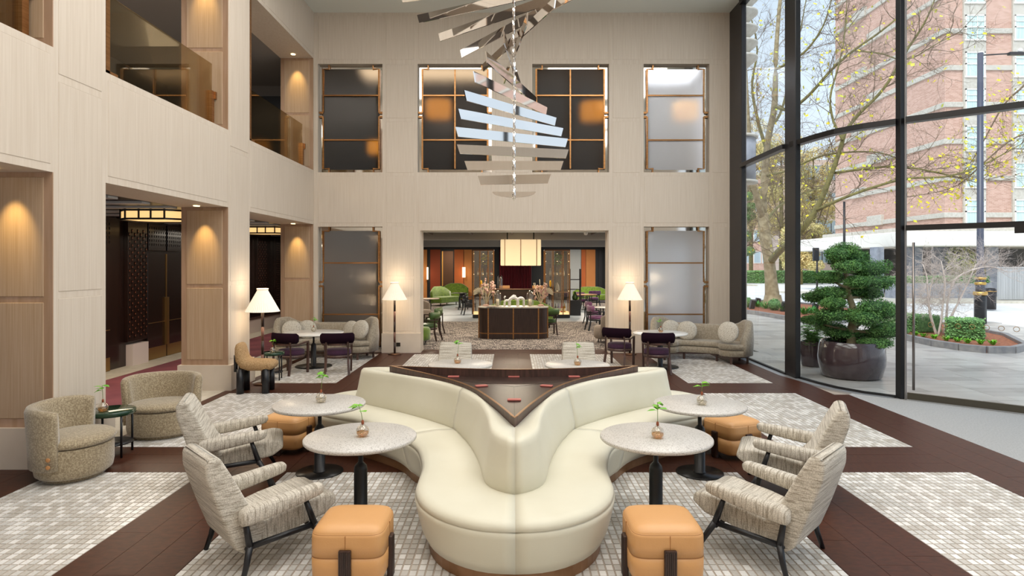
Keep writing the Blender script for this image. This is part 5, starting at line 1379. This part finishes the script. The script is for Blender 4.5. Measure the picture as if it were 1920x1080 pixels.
# ground plants in the beds: small leafy tufts, one by one
def tuft(label, x, y, r_, m, group, n=60):
    t = thing('bed_plant', label, 'plant', (x, y, .07), 0, group); vv, ff = [], []
    for _ in range(n):
        a = rnd.uniform(0, 6.28); L_ = r_*rnd.uniform(.6, 1.2); b0 = Vector((rnd.uniform(-.3, .3)*r_, rnd.uniform(-.3, .3)*r_, 0)); e = b0+Vector((math.cos(a)*L_, math.sin(a)*L_, r_*rnd.uniform(.3, 1.2)))
        u = Vector((-math.sin(a), math.cos(a), 0))*.018; md = (b0+e)/2+Vector((0, 0, .03)); k = len(vv)
        vv += [b0, md+u, e, md-u]; ff.append((k, k+1, k+2, k+3))
    tag(mesh_obj('foliage', vv, ff, m, t), kind='stuff')
for k, (x, y) in enumerate([(1700, 636), (1716, 640), (1732, 643), (1752, 646), (1775, 650), (1796, 652), (1815, 655), (1838, 657), (1862, 658)]):
    q = fp(x, y-6); tuft('low yellow-green bedding plant along the kerb by the glass door, %s from the left' % ORD[k], q.x, q.y, .12, LEAF, 'bedding plants along the kerb', 40)
for k, (x, y) in enumerate([(1405, 583), (1422, 584), (1436, 587), (1468, 592), (1508, 598), (1520, 596), (1535, 600)]):
    q = fp(x, y-5); tuft('low leafy bedding plant around the plane tree, %s from the left' % ORD[k], q.x, q.y, .3, LEAFD, 'bedding plants around the plane tree', 70)
for k, (x, y, l) in enumerate([(1409, 582, 'leftmost'), (1419, 577, 'second'), (1468, 587, 'third'), (1526, 590, 'rightmost')]):
    q = fp(x, y); o = MB().box((-.10, -.10, 0), (.10, .10, .42), .02, 2).build('bed_bollard', BLACK); o.location = (q.x, q.y, .05); o.rotation_euler = (.1, .15, 0); tag(o, 'short black light post in the plane tree bed, %s' % l, 'bollard', 'bed light posts')

# --- trees: limbs as polylines, side twigs grown from them
def polytube(bld, pts, rads, n=7): bld.tube(cat_pts(pts), cat_r(pts, rads), n)
def cat_pts(pts): return cat_rom(pts, max(4, len(pts)*3))
def cat_r(pts, rads):
    m = max(4, len(pts)*3)+1
    return [float(np.interp(i/(m-1), np.linspace(0, 1, len(rads)), rads)) for i in range(m)]
def grow(bld, p, d, L_, r_, depth, rnd, tips, n=4, up=.15):
    pts = [p]; dd = d.normalized(); k = 4
    for i in range(k):
        dd = (dd+Vector((rnd.gauss(0, .22), rnd.gauss(0, .22), rnd.gauss(0, .18)+up*.3))).normalized(); pts.append(pts[-1]+dd*L_/k)
    bld.tube(pts, [r_*(1-.17*i) for i in range(k+1)], n); tips.append(pts[-1])
    if depth:
        for i in range(1, k+1):
            for _ in range(2 if rnd.random() < .75 else 1):
                s_ = Vector((rnd.gauss(0, 1), rnd.gauss(0, 1), rnd.gauss(0, .7)))
                grow(bld, pts[i], (dd*1.0+s_.normalized()*.9), L_*rnd.uniform(.45, .7), r_*.5, depth-1, rnd, tips, 3, up)
plane = thing('plane_tree', 'big plane tree with pale trunk and spreading branches outside the left glass bay', 'tree', (0, 0, 0))
SC = 76
def P3(x, y, dz=0): s = SC+dz; return px(x, y, s)
limbs = [
 ([(1449, 574, 0), (1446, 530, 0), (1441, 480, 0), (1434, 440, 0), (1430, 400, 0)], [.40, .31, .28, .30, .26]),
 ([(1430, 405, 0), (1434, 330, 0), (1440, 260, 0), (1452, 200, 1), (1455, 100, 1), (1463, 0, 0), (1475, -90, 0)], [.22, .19, .16, .14, .11, .09, .05]),
 ([(1430, 410, 0), (1414, 350, 2), (1405, 260, 3), (1400, 170, 3), (1396, 60, 3)], [.19, .14, .11, .08, .05]),
 ([(1440, 290, 0), (1422, 230, -2), (1410, 160, -3), (1420, 90, -3), (1405, 20, -3)], [.10, .08, .07, .05, .03]),
 ([(1445, 490, 0), (1462, 470, 4), (1485, 452, 7), (1508, 425, 9), (1532, 390, 10), (1553, 342, 11), (1572, 290, 12), (1585, 245, 13)], [.20, .17, .16, .15, .13, .12, .10, .08]),
 ([(1585, 245, 13), (1612, 212, 14), (1645, 180, 15), (1668, 150, 16), (1700, 95, 17), (1735, 40, 18), (1760, -20, 18)], [.08, .07, .06, .055, .045, .035, .02]),
 ([(1580, 262, 13), (1562, 225, 11), (1557, 180, 11), (1572, 125, 11), (1583, 70, 11), (1588, 0, 11)], [.06, .05, .045, .035, .03, .015]),
 ([(1530, 395, 10), (1580, 372, 13), (1635, 352, 15), (1700, 335, 17), (1780, 330, 19), (1850, 305, 20), (1915, 270, 20)], [.08, .065, .055, .045, .04, .03, .015]),
 ([(1560, 325, 11), (1610, 318, 13), (1680, 312, 15), (1750, 322, 17), (1830, 342, 18)], [.06, .05, .04, .035, .015]),
 ([(1436, 330, 0), (1475, 320, 5), (1520, 300, 8), (1560, 288, 10), (1640, 285, 12), (1690, 300, 13)], [.07, .06, .05, .04, .03, .015]),
 ([(1452, 200, 1), (1480, 205, 4), (1515, 180, 6), (1560, 130, 8), (1600, 95, 10), (1650, 60, 12), (1705, 15, 13)], [.09, .085, .075, .065, .055, .04, .02]),
 ([(1455, 130, 1), (1490, 112, 3), (1520, 85, 4), (1545, 45, 5), (1562, -10, 6)], [.07, .06, .05, .035, .02]),
 ([(1600, 95, 10), (1650, 100, 12), (1700, 112, 14), (1760, 80, 15), (1800, 60, 15)], [.04, .03, .025, .02, .01]),
 ([(1442, 240, 0), (1462, 215, -3), (1478, 160, -5), (1500, 60, -6), (1515, -20, -6)], [.08, .07, .06, .04, .02]),
 ([(1434, 420, 0), (1452, 395, -4), (1470, 380, -6), (1500, 365, -7), (1560, 345, -8)], [.09, .07, .06, .04, .02]),
]
b1 = MB(); b2 = MB(); tips = []; rnd = random.Random(31)
for k, (pts, rads) in enumerate(limbs):
    P_ = [P3(*p) for p in pts]
    if k == 0:
        P_[0].z = 0; polytube(b1, P_, rads, 14)
        b1.lathe([(.62, 0), (.48, .12), (.40, .5)], 14, c=(P_[0].x, P_[0].y, 0), cap=False); continue
    bb = MB(); polytube(bb, P_, rads, 8); bb.build('branch', BARKG if k > 2 else BARK, plane, smooth=True)
    C_ = cat_pts(P_)
    for i in range(2, len(C_)):
        if rnd.random() < (.8 if k < 4 else .95):
            d = (C_[i]-C_[i-1]).normalized(); s_ = Vector((rnd.gauss(0, 1), rnd.gauss(0, 1), rnd.gauss(.1, .8))).normalized()
            grow(b2, C_[i], d*.6+s_, rnd.uniform(.9, 2.2), .018, 2 if rnd.random() < .6 else 1, rnd, tips)
b1.build('trunk', BARK, plane, smooth=True); tag(b2.build('twigs', TWIGD, plane), kind='stuff')
vv, ff = [], []
for q in tips:
    if rnd.random() < .09:
        c = q+Vector((rnd.uniform(-.1, .1), rnd.uniform(-.1, .1), rnd.uniform(-.15, 0))); u = Vector((rnd.gauss(0, 1), rnd.gauss(0, .5), rnd.gauss(0, 1))).normalized()*rnd.uniform(.05, .11); v = u.orthogonal()*.9
        k = len(vv); vv += [c-u, c-u*.2+v*.6, c+v, c+u*.5+v*.4, c+u, c+u*.4-v*.5, c-v, c-u*.4-v*.5]; ff.append(tuple(range(k, k+8)))
tag(mesh_obj('yellow_leaves', vv, ff, YELL, plane), kind='stuff')
# hanging leaf spray at the upper right, from a tree out of frame
sp = thing('leafy_branch', 'branch with yellow leaves reaching in at the upper right behind the street lamp', 'branch', (0, 0, 0)); b = MB(); tips = []
C_ = cat_pts([px(1960, 120, 95), px(1915, 165, 95), px(1880, 200, 94), px(1830, 290, 92), px(1800, 330, 92)])
b.tube(C_, [.05*(1-i/len(C_)*.8) for i in range(len(C_))], 6)
C2 = cat_pts([px(1960, 240, 95), px(1900, 260, 95), px(1850, 300, 94), px(1790, 350, 93), px(1700, 370, 92)]); b.tube(C2, [.04*(1-i/len(C2)*.8) for i in range(len(C2))], 6)
for L__ in (C_, C2):
    for q in L__[2:]:
        for _ in range(3): grow(b, q, Vector((rnd.gauss(0, 1), rnd.gauss(0, .6), rnd.gauss(0, .8))), rnd.uniform(.6, 1.4), .01, 1, rnd, tips, 3, -.1)
tag(b.build('twigs', TWIGD, sp), kind='stuff'); vv, ff = [], []
for q in tips:
    if rnd.random() < .7:
        u = Vector((rnd.gauss(0, 1), rnd.gauss(0, .5), rnd.gauss(0, 1))).normalized()*rnd.uniform(.05, .1); v = u.orthogonal()*.9; k = len(vv)
        vv += [q-u, q-u*.2+v*.6, q+v, q+u*.5+v*.4, q+u, q+u*.4-v*.5, q-v, q-u*.4-v*.5]; ff.append(tuple(range(k, k+8)))
tag(mesh_obj('yellow_leaves', vv, ff, YELL, sp), kind='stuff')
# bare multi-stem shrub in the near bed
sh = thing('multistem_shrub', 'bare pale multi-stemmed shrub in the bed outside the glass door', 'shrub', (0, 0, 0)); tw = MB(); tips = []; rnd = random.Random(5)
for pts in ([(1757, 631), (1748, 605), (1742, 580), (1744, 545), (1752, 515)], [(1759, 631), (1765, 600), (1768, 570), (1772, 530), (1765, 490)], [(1768, 632), (1780, 600), (1798, 565), (1815, 530), (1830, 495)], [(1756, 630), (1745, 590), (1740, 560), (1738, 520), (1730, 495)], [(1770, 632), (1775, 590), (1778, 560), (1795, 520), (1850, 500), (1890, 510)]):
    s_ = 135+rnd.uniform(-4, 4); P_ = [px(x, y, s_) for x, y in pts]; P_[0].z = .05
    m = MB(); polytube(m, P_, [.035, .03, .026, .02, .012], 7); m.build('stem', TWIG, sh, smooth=True); C_ = cat_pts(P_)
    for q in C_[5:]:
        for _ in range(2):
            d = Vector((rnd.gauss(0, 1), rnd.gauss(0, .7), rnd.gauss(.4, .5))); grow(tw, q, d, rnd.uniform(.4, .9), .007, 2, rnd, tips, 3, .1)
tag(tw.build('twigs', TWIG, sh), kind='stuff')
# cloud-pruned bonsai in the big pot
bx, by = 3.03*H, 5.67*H; SB = 210
bon = thing('cloud_pruned_tree', 'cloud-pruned evergreen with layered pads growing in the big plum pot', 'tree', (bx, by, 0))
pads = [(1583, 472, 26, 14, 0), (1622, 484, 20, 11, .3), (1560, 478, 18, 10, -.2), (1592, 490, 30, 12, .1), (1572, 500, 22, 9, -.3), (1632, 505, 34, 15, .1), (1566, 521, 26, 9, .2), (1592, 528, 18, 9, -.3), (1640, 530, 28, 11, -.1), (1612, 546, 30, 11, .25), (1640, 552, 22, 10, .2), (1558, 552, 30, 12, .1), (1552, 568, 22, 9, -.2), (1545, 560, 22, 9, .3), (1625, 575, 30, 13, -.3), (1660, 585, 26, 14, .1), (1640, 598, 34, 14, .3), (1560, 590, 34, 11, -.1), (1545, 604, 24, 9, .3), (1600, 592, 28, 12, -.35), (1595, 628, 36, 11, .2), (1650, 618, 32, 13, -.2), (1575, 618, 24, 8, .35), (1655, 632, 26, 9, .25), (1625, 640, 26, 8, -.3)]
tr_ = MB(); tpts = [(1597, 660, 0), (1596, 620, 0), (1602, 590, 0), (1594, 558, .02), (1590, 540, 0), (1586, 510, 0), (1578, 490, 0)]
P_ = [px(x, y, SB)+Vector((0, d, 0))-Vector((bx, by, 0)) for x, y, d in tpts]
polytube(tr_, P_, [.085, .08, .07, .06, .045, .04, .03], 10); tr_.build('trunk', BARK, bon, smooth=True)
rnd = random.Random(77); brs = MB()
for (x, y, w_, h_, dep) in pads:
    c = px(x, y, SB)+Vector((0, dep, 0))-Vector((bx, by, 0)); r_ = (w_/SB*H*1.15, w_/SB*H*.95, h_/SB*H*1.3)
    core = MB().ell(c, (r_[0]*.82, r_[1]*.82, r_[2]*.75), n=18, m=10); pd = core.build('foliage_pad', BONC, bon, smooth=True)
    bl = [(c, r_)]
    for _ in range(9):
        a = rnd.uniform(0, 6.28); k = rnd.uniform(.4, .85); bl.append((c+Vector((math.cos(a)*r_[0]*k, math.sin(a)*r_[1]*k, rnd.uniform(-.1, .45)*r_[2])), (r_[0]*.36, r_[1]*.36, r_[2]*.6)))
    vv, ff = leafcloud(bl, 2200, .017, rnd, .8); tag(mesh_obj('leaves', vv, ff, BONL, pd), kind='stuff')
    tz = min(P_, key=lambda q: abs(q.z-(c.z-.12))); m = MB(); m.tube([tz, (tz+c)/2+Vector((0, 0, -.03)), c-Vector((0, 0, r_[2]*.3))], [.035, .022, .012], 6); m.build('branch', BARK, bon, smooth=True)
def pot(label, x, y, r_, hgt, sides=48):
    t = thing('planter_pot', label, 'plant pot', (x, y, -.012), 0, 'glazed plum planters')
    MB().lathe([(0, 0), (r_*.80, 0), (r_*.88, .03), (r_*.98, hgt*.35), (r_, hgt*.55), (r_*.97, hgt*.8), (r_*.93, hgt-.01), (r_*.91, hgt), (r_*.86, hgt-.01), (r_*.86, hgt-.08), (0, hgt-.08)], sides, cap=False).build('bowl', POTM, t)
    MB().lathe([(0, hgt-.075), (r_*.855, hgt-.075)], 32).build('soil', SOIL, t)
pot('big glazed plum pot holding the cloud-pruned tree', bx, by, .58, .68)
fx, fy = px(1523, 0, 190).x, F/190*H
pot('smaller glazed plum pot left of the big pot', fx, fy, .24, .52)
t = thing('fern', 'bright green fern overflowing the smaller pot', 'plant', (fx, fy, .46)); vv, ff = [], []; rnd = random.Random(6)
for _ in range(130):
    a = rnd.uniform(0, 6.28); L_ = rnd.uniform(.25, .5); hz_ = rnd.uniform(.12, .42)
    for k in range(9):
        f = k/9; p_ = Vector((math.cos(a)*L_*f, math.sin(a)*L_*f, hz_*math.sin(f*2.6)*1.0-.15*f*f)); s_ = Vector((-math.sin(a), math.cos(a), 0))*.075*(1-f*.8); d = Vector((math.cos(a), math.sin(a), .3))*.035
        for sg in (-1, 1): b0 = len(vv); vv += [p_, p_+d+s_*sg*.5, p_+s_*sg, p_-d*.4+s_*sg*.5]; ff.append((b0, b0+1, b0+2, b0+3))
tag(mesh_obj('fronds', vv, ff, mat('fern_green', '#7bb043', '#558a30', rough=.6), t), kind='stuff')

# --- lamp post and street furniture
q = fp(1838, 606); t = thing('lamp_post', 'tall dark street lamp post with gold collars on a black base', 'street lamp', (q.x, q.y, 0))
topz = H+(495-103)/110*H
MB().lathe([(.19, 0), (.19, .95), (.17, 1.0)], 8).build('base_box', BLACK, t)
c_ = MB()
for z0_, z1_, r_ in ((1.0, 1.12, .21), (1.36, 1.46, .17), (1.55, 1.64, .17)): c_.lathe([(r_, z0_), (r_*1.08, (z0_+z1_)/2), (r_, z1_)], 16)
c_.build('gold_collar', mat('old_gold', '#c9a04a', rough=.35, metal=.7), t)
MB().lathe([(.15, 1.0), (.14, 1.7), (.11, 1.9), (.09, topz)], 16).build('pole', mat('steel_blue_pole', '#4a4d5c', rough=.4), t)
MB().tube([(0, 0, topz-.08), (1.1, 0, topz-.02)], .025, 6).build('arm', FRAMEM, t)
MB().box((1.0, -.08, topz-.08), (1.75, .08, topz+.03), .03, 2).build('lamp_head', FRAMEM, t)
MB().ell((1.42, 0, topz+.09), (.08, .08, .08), n=10, m=6).build('sensor_dome', WHITE, t)
q = px(1583, 540, 60); t = thing('lamp_post', 'thin distant street lamp pole left of the brick building', 'street lamp', (q.x, q.y, 0)); MB().lathe([(.09, 0), (.07, 6.2)], 10).build('pole', FRAMEM, t)
q = px(1532, 550, 58); t = thing('traffic_signal', 'dark traffic signal seen from behind at the far kerb', 'traffic light', (q.x, q.y, 0))
MB().lathe([(.06, 0), (.06, 3.0)], 10).build('pole', FRAMEM, t); MB().box((-.28, -.1, 2.3), (.1, .1, 3.2), .03, 2).build('signal_head', BLACK, t)
q = fp(1856, 580); t = thing('litter_bin', 'dark litter bin just right of the lamp post', 'bin', (q.x, q.y, 0)); MB().lathe([(0, 0), (.24, 0), (.26, .9), (.2, .98), (0, 1.0)], 16).build('body', FRAMEM, t); MB().lathe([(.27, .82), (.27, .86)], 16).build('gold_band', BRASS, t)
# --- brick hotel with stone bands and paired sash windows
BXc, BYc = 12.89*H, 18.9*H; BYb = 25.3*H
hot = thing('brick_building', 'red brick hotel with pale stone bands across the street', 'building', (0, 0, 0))
zf = H+.508*H; zt_ = H+.95*H; TOPZ = 34
MB().box((BXc, BYc, zt_), (BXc+34, BYb, TOPZ)).build('brick_wall', BRICK, hot)
MB().box((BXc-3.2, BYc-1.2, zf), (BXc+34, BYb+1, zt_), .05, 1).build('canopy_fascia', WHITEF, hot)
MB().box((BXc-1, BYc-.3, zt_), (BXc+34, BYb+.2, zt_+.45), .03, 1).build('stone_ledge', CONC, hot)
pitch = 1.095*H; wz0 = H+(495-428)/63*H
zb = H+(495-417)/63*H
k = 0
while zb+k*pitch < TOPZ-3:
    z = zb+k*pitch
    MB().box((BXc-.10, BYc-.10, z+.30), (BXc+34, BYb, z+.62), .02, 1).build('stone_band', CONC, hot)
    if k % 1 == 0:
        yy = BYc+6.5+(k % 2)*2.2
        MB().box((BXc-.22, yy, z+.25), (BXc+.05, yy+1.9, z+1.0), .02, 1).build('stone_block', CONC, hot)
    k += 1
for j in range(6):
    x0 = px(1805.5+92*j, 0, 63).x; x1 = px(1846+92*j, 0, 63).x
    MB().box((x0-.02, BYc-.13, zt_+.3), (x1+.02, BYc+.2, TOPZ-1)).build('stone_bay', CONC, hot)
    k = 0
    while k < 8:
        zc = H+(495-(397-69*k))/63*H; hh = 22.5/63*H*1.0
        wf = MB()
        for a in ((x0+.06, zc-hh, x0+.13, zc+hh), (x1-.13, zc-hh, x1-.06, zc+hh), (x0+.06, zc+hh-.07, x1-.06, zc+hh), (x0+.02, zc-hh-.1, x1-.02, zc-hh), (x0+.06, zc-.04, x1-.06, zc+.04), (x0+.06, zc+hh*.45, x1-.06, zc+hh*.45+.03), ((x0+x1)/2+.1, zc-hh, (x0+x1)/2+.14, zc+hh)):
            wf.box((a[0], BYc-.20, a[1]), (a[2], BYc-.14, a[3]))
        w_ = wf.build('window', WINF, hot)
        MB().box((x0+.1, BYc-.16, zc-hh+.02), (x1-.1, BYc-.135, zc+hh-.02)).build('curtained_pane', CURT, w_)
        k += 1
for x, w_ in ((1655, 14), (1725, 20), (1778, 24), (1866, 24), (1960, 24)):
    q = px(x, 0, 63); MB().box((q.x-w_/63*H/2, BYc+.2, 0), (q.x+w_/63*H/2, BYc+1.0, zf), .02, 1).build('granite_column', GRAN, hot)
MB().box((BXc-3, BYc+6, 0), (BXc+34, BYc+6.2, zf)).build('recessed_front', mat('dark_shopfront', '#3b3a3c', '#6a655f', rough=.4, scale=.6), hot)
q = px(1886, 0, 63); MB().box((q.x-.2, BYc+1.2, 0), (q.x+.3, BYc+1.4, zf)).build('timber_panel', OAKB, hot)
a = px(1672, 0, 66); b = px(1860, 0, 66)
t = thing('stone_planter', 'long grey stone planter in front of the hotel columns', 'planter', (0, 0, 0)); MB().box((a.x, F/66*H, 0), (b.x, F/66*H+.7, .95), .02, 1).build('trough', GRAN, t)
hedge('low hedge filling the long stone planter', [(a.x+.1, F/66*H+.35), (b.x-.1, F/66*H+.35)], .6, .9, 1.35, 1500, .06, 'planter greenery')
vv, ff = leafcloud([((px(1808, 0, 64).x, F/64*H+.3, 2.3), (.9, .4, 1.1)), ((px(1825, 0, 64).x, F/64*H+.3, 1.7), (.9, .4, .7))], 1800, .07, random.Random(4)); tag(mesh_obj('climbing_plant', vv, ff, mat('ochre_green_leaf', '#b5ad4f', '#6f8a3f', rough=.7, scale=2)), 'yellow-green climbing plant between the hotel columns', 'plant')
q = px(1905, 0, 70); o = MB()
for k in range(26): o.box((-1.0+k*.13, -.03, .12), (-.93+k*.13, .03, 1.9))
o.box((-1.05, -.02, .1), (2.4, .02, 1.88)); o.box((-1.1, -.05, 1.86), (2.45, .05, 1.94)); o = o.build('corrugated_barrier', SILVER); o.location = (q.x, q.y, 0); tag(o, 'pale corrugated metal barrier at the right edge outside', 'barrier')
sbox('floor_pavement', [((20, BYc-5.2, -.05), (60, BYc+8, .06)), ((10, 62, -.05), (24, 74, .05))], PALEST)
# --- distant buildings and autumn trees
def farb(label, x0, x1, ytop, s, m, wins):
    a = px(x0, 0, s); b = px(x1, 0, s); z = H+(495-ytop)/s*H; t = thing('far_building', label, 'building', (a.x, a.y, 0), 0, 'distant buildings'); w_ = b.x-a.x
    MB().box((0, 0, 0), (w_, 8, z)).build('facade', m, t)
    nx, nz = wins
    for i in range(nx):
        for k in range(nz):
            xx = w_*(i+.5)/nx; zz = 2.2+k*3.4
            if zz+1.6 > z: continue
            f = MB().box((xx-.6, -.08, zz), (xx+.6, .05, zz+1.9)).build('window', WINF, t)
            MB().box((xx-.5, -.10, zz+.1), (xx+.5, -.07, zz+1.8)).build('pane', mat_fp, f)
mat_fp = mat('far_pane', '#aebfc6', rough=.2)
farb('pale pinkish building far behind the plane tree trunk', 1380, 1475, 330, 25, BRICK, (6, 5))
farb('white-banded building far behind, left of the brick hotel', 1490, 1575, 300, 32, mat('pale_pink_render', '#dcc7bb', '#cfb8ab', rough=.8, scale=.5), (5, 6))
def farb2(): pass
rnd = random.Random(13)
for k, (x, yb, ytop, w_, s, l) in enumerate([(1408, 500, 215, 46, 30, 'leftmost autumn tree behind the plane tree, beside the dark jamb'), (1465, 500, 250, 46, 33, 'autumn tree filling the gap right of the plane trunk'), (1525, 500, 270, 44, 35, 'autumn tree left of the brick building corner'), (1385, 500, 360, 30, 34, 'dull green tree low behind the left glass bay'), (1500, 480, 420, 40, 38, 'low yellow-green tree above the distant hedge')]):
    q = px(x, 0, s); t = thing('autumn_tree', l, 'tree', (q.x, q.y, 0), 0, 'distant autumn trees'); zt2 = H+(495-ytop)/s*H; rr_ = w_/s*H
    MB().lathe([(.3, 0), (.22, zt2*.6), (.05, zt2*.9)], 8).build('trunk', BARKG, t); bl = []
    for _ in range(34): bl.append(((rnd.uniform(-.7, .7)*rr_, rnd.uniform(-.5, .5)*rr_, zt2*rnd.uniform(.3, .95)), (rr_*.33, rr_*.33, rr_*.28)))
    vv, ff = leafcloud(bl, 15000, .10, rnd); tag(mesh_obj('foliage', vv, ff, AUT if k != 3 else HEDGEL, t), kind='stuff')
    tw = MB(); tp = []
    for _ in range(8): grow(tw, Vector((0, 0, zt2*rnd.uniform(.3, .7))), Vector((rnd.gauss(0, 1), rnd.gauss(0, 1), 1)), zt2*.4, .07, 2, rnd, tp, 3)
    tag(tw.build('twigs', TWIGD, t), kind='stuff')
# --- rounded balconies of the same facade beyond the back wall
t = thing('rounded_facade_tower', 'pale rounded balcony discs stacked outside at the top left of the glass', 'facade', (3.30*H, 9.3*H, 0))
MB().lathe([(.28, 0), (.28, 12)], 24).build('shaft', CONC, t)
for y in (28, 58, 85, 112, 2, -26):
    z = H+(495-y)/128*H; MB().lathe([(.2, z-.3), (.35, z-.24), (.60, z-.02), (.60, z+.04), (0, z+.04)], 32, cap=False).build('disc', CONC, t)
z = H+(495-340)/128*H
MB().lathe([(0, z), (.54, z), (.54, z+1.3), (0, z+1.3)], 32, cap=False).build('drum', GRAN, t)
MB().lathe([(0, z+1.3), (.60, z+1.3), (.60, z+1.38), (0, z+1.38)], 32).build('rim', CONC, t)
MB().lathe([(0, z-.08), (.60, z-.08), (.60, z), (0, z)], 32).build('rim', CONC, t)
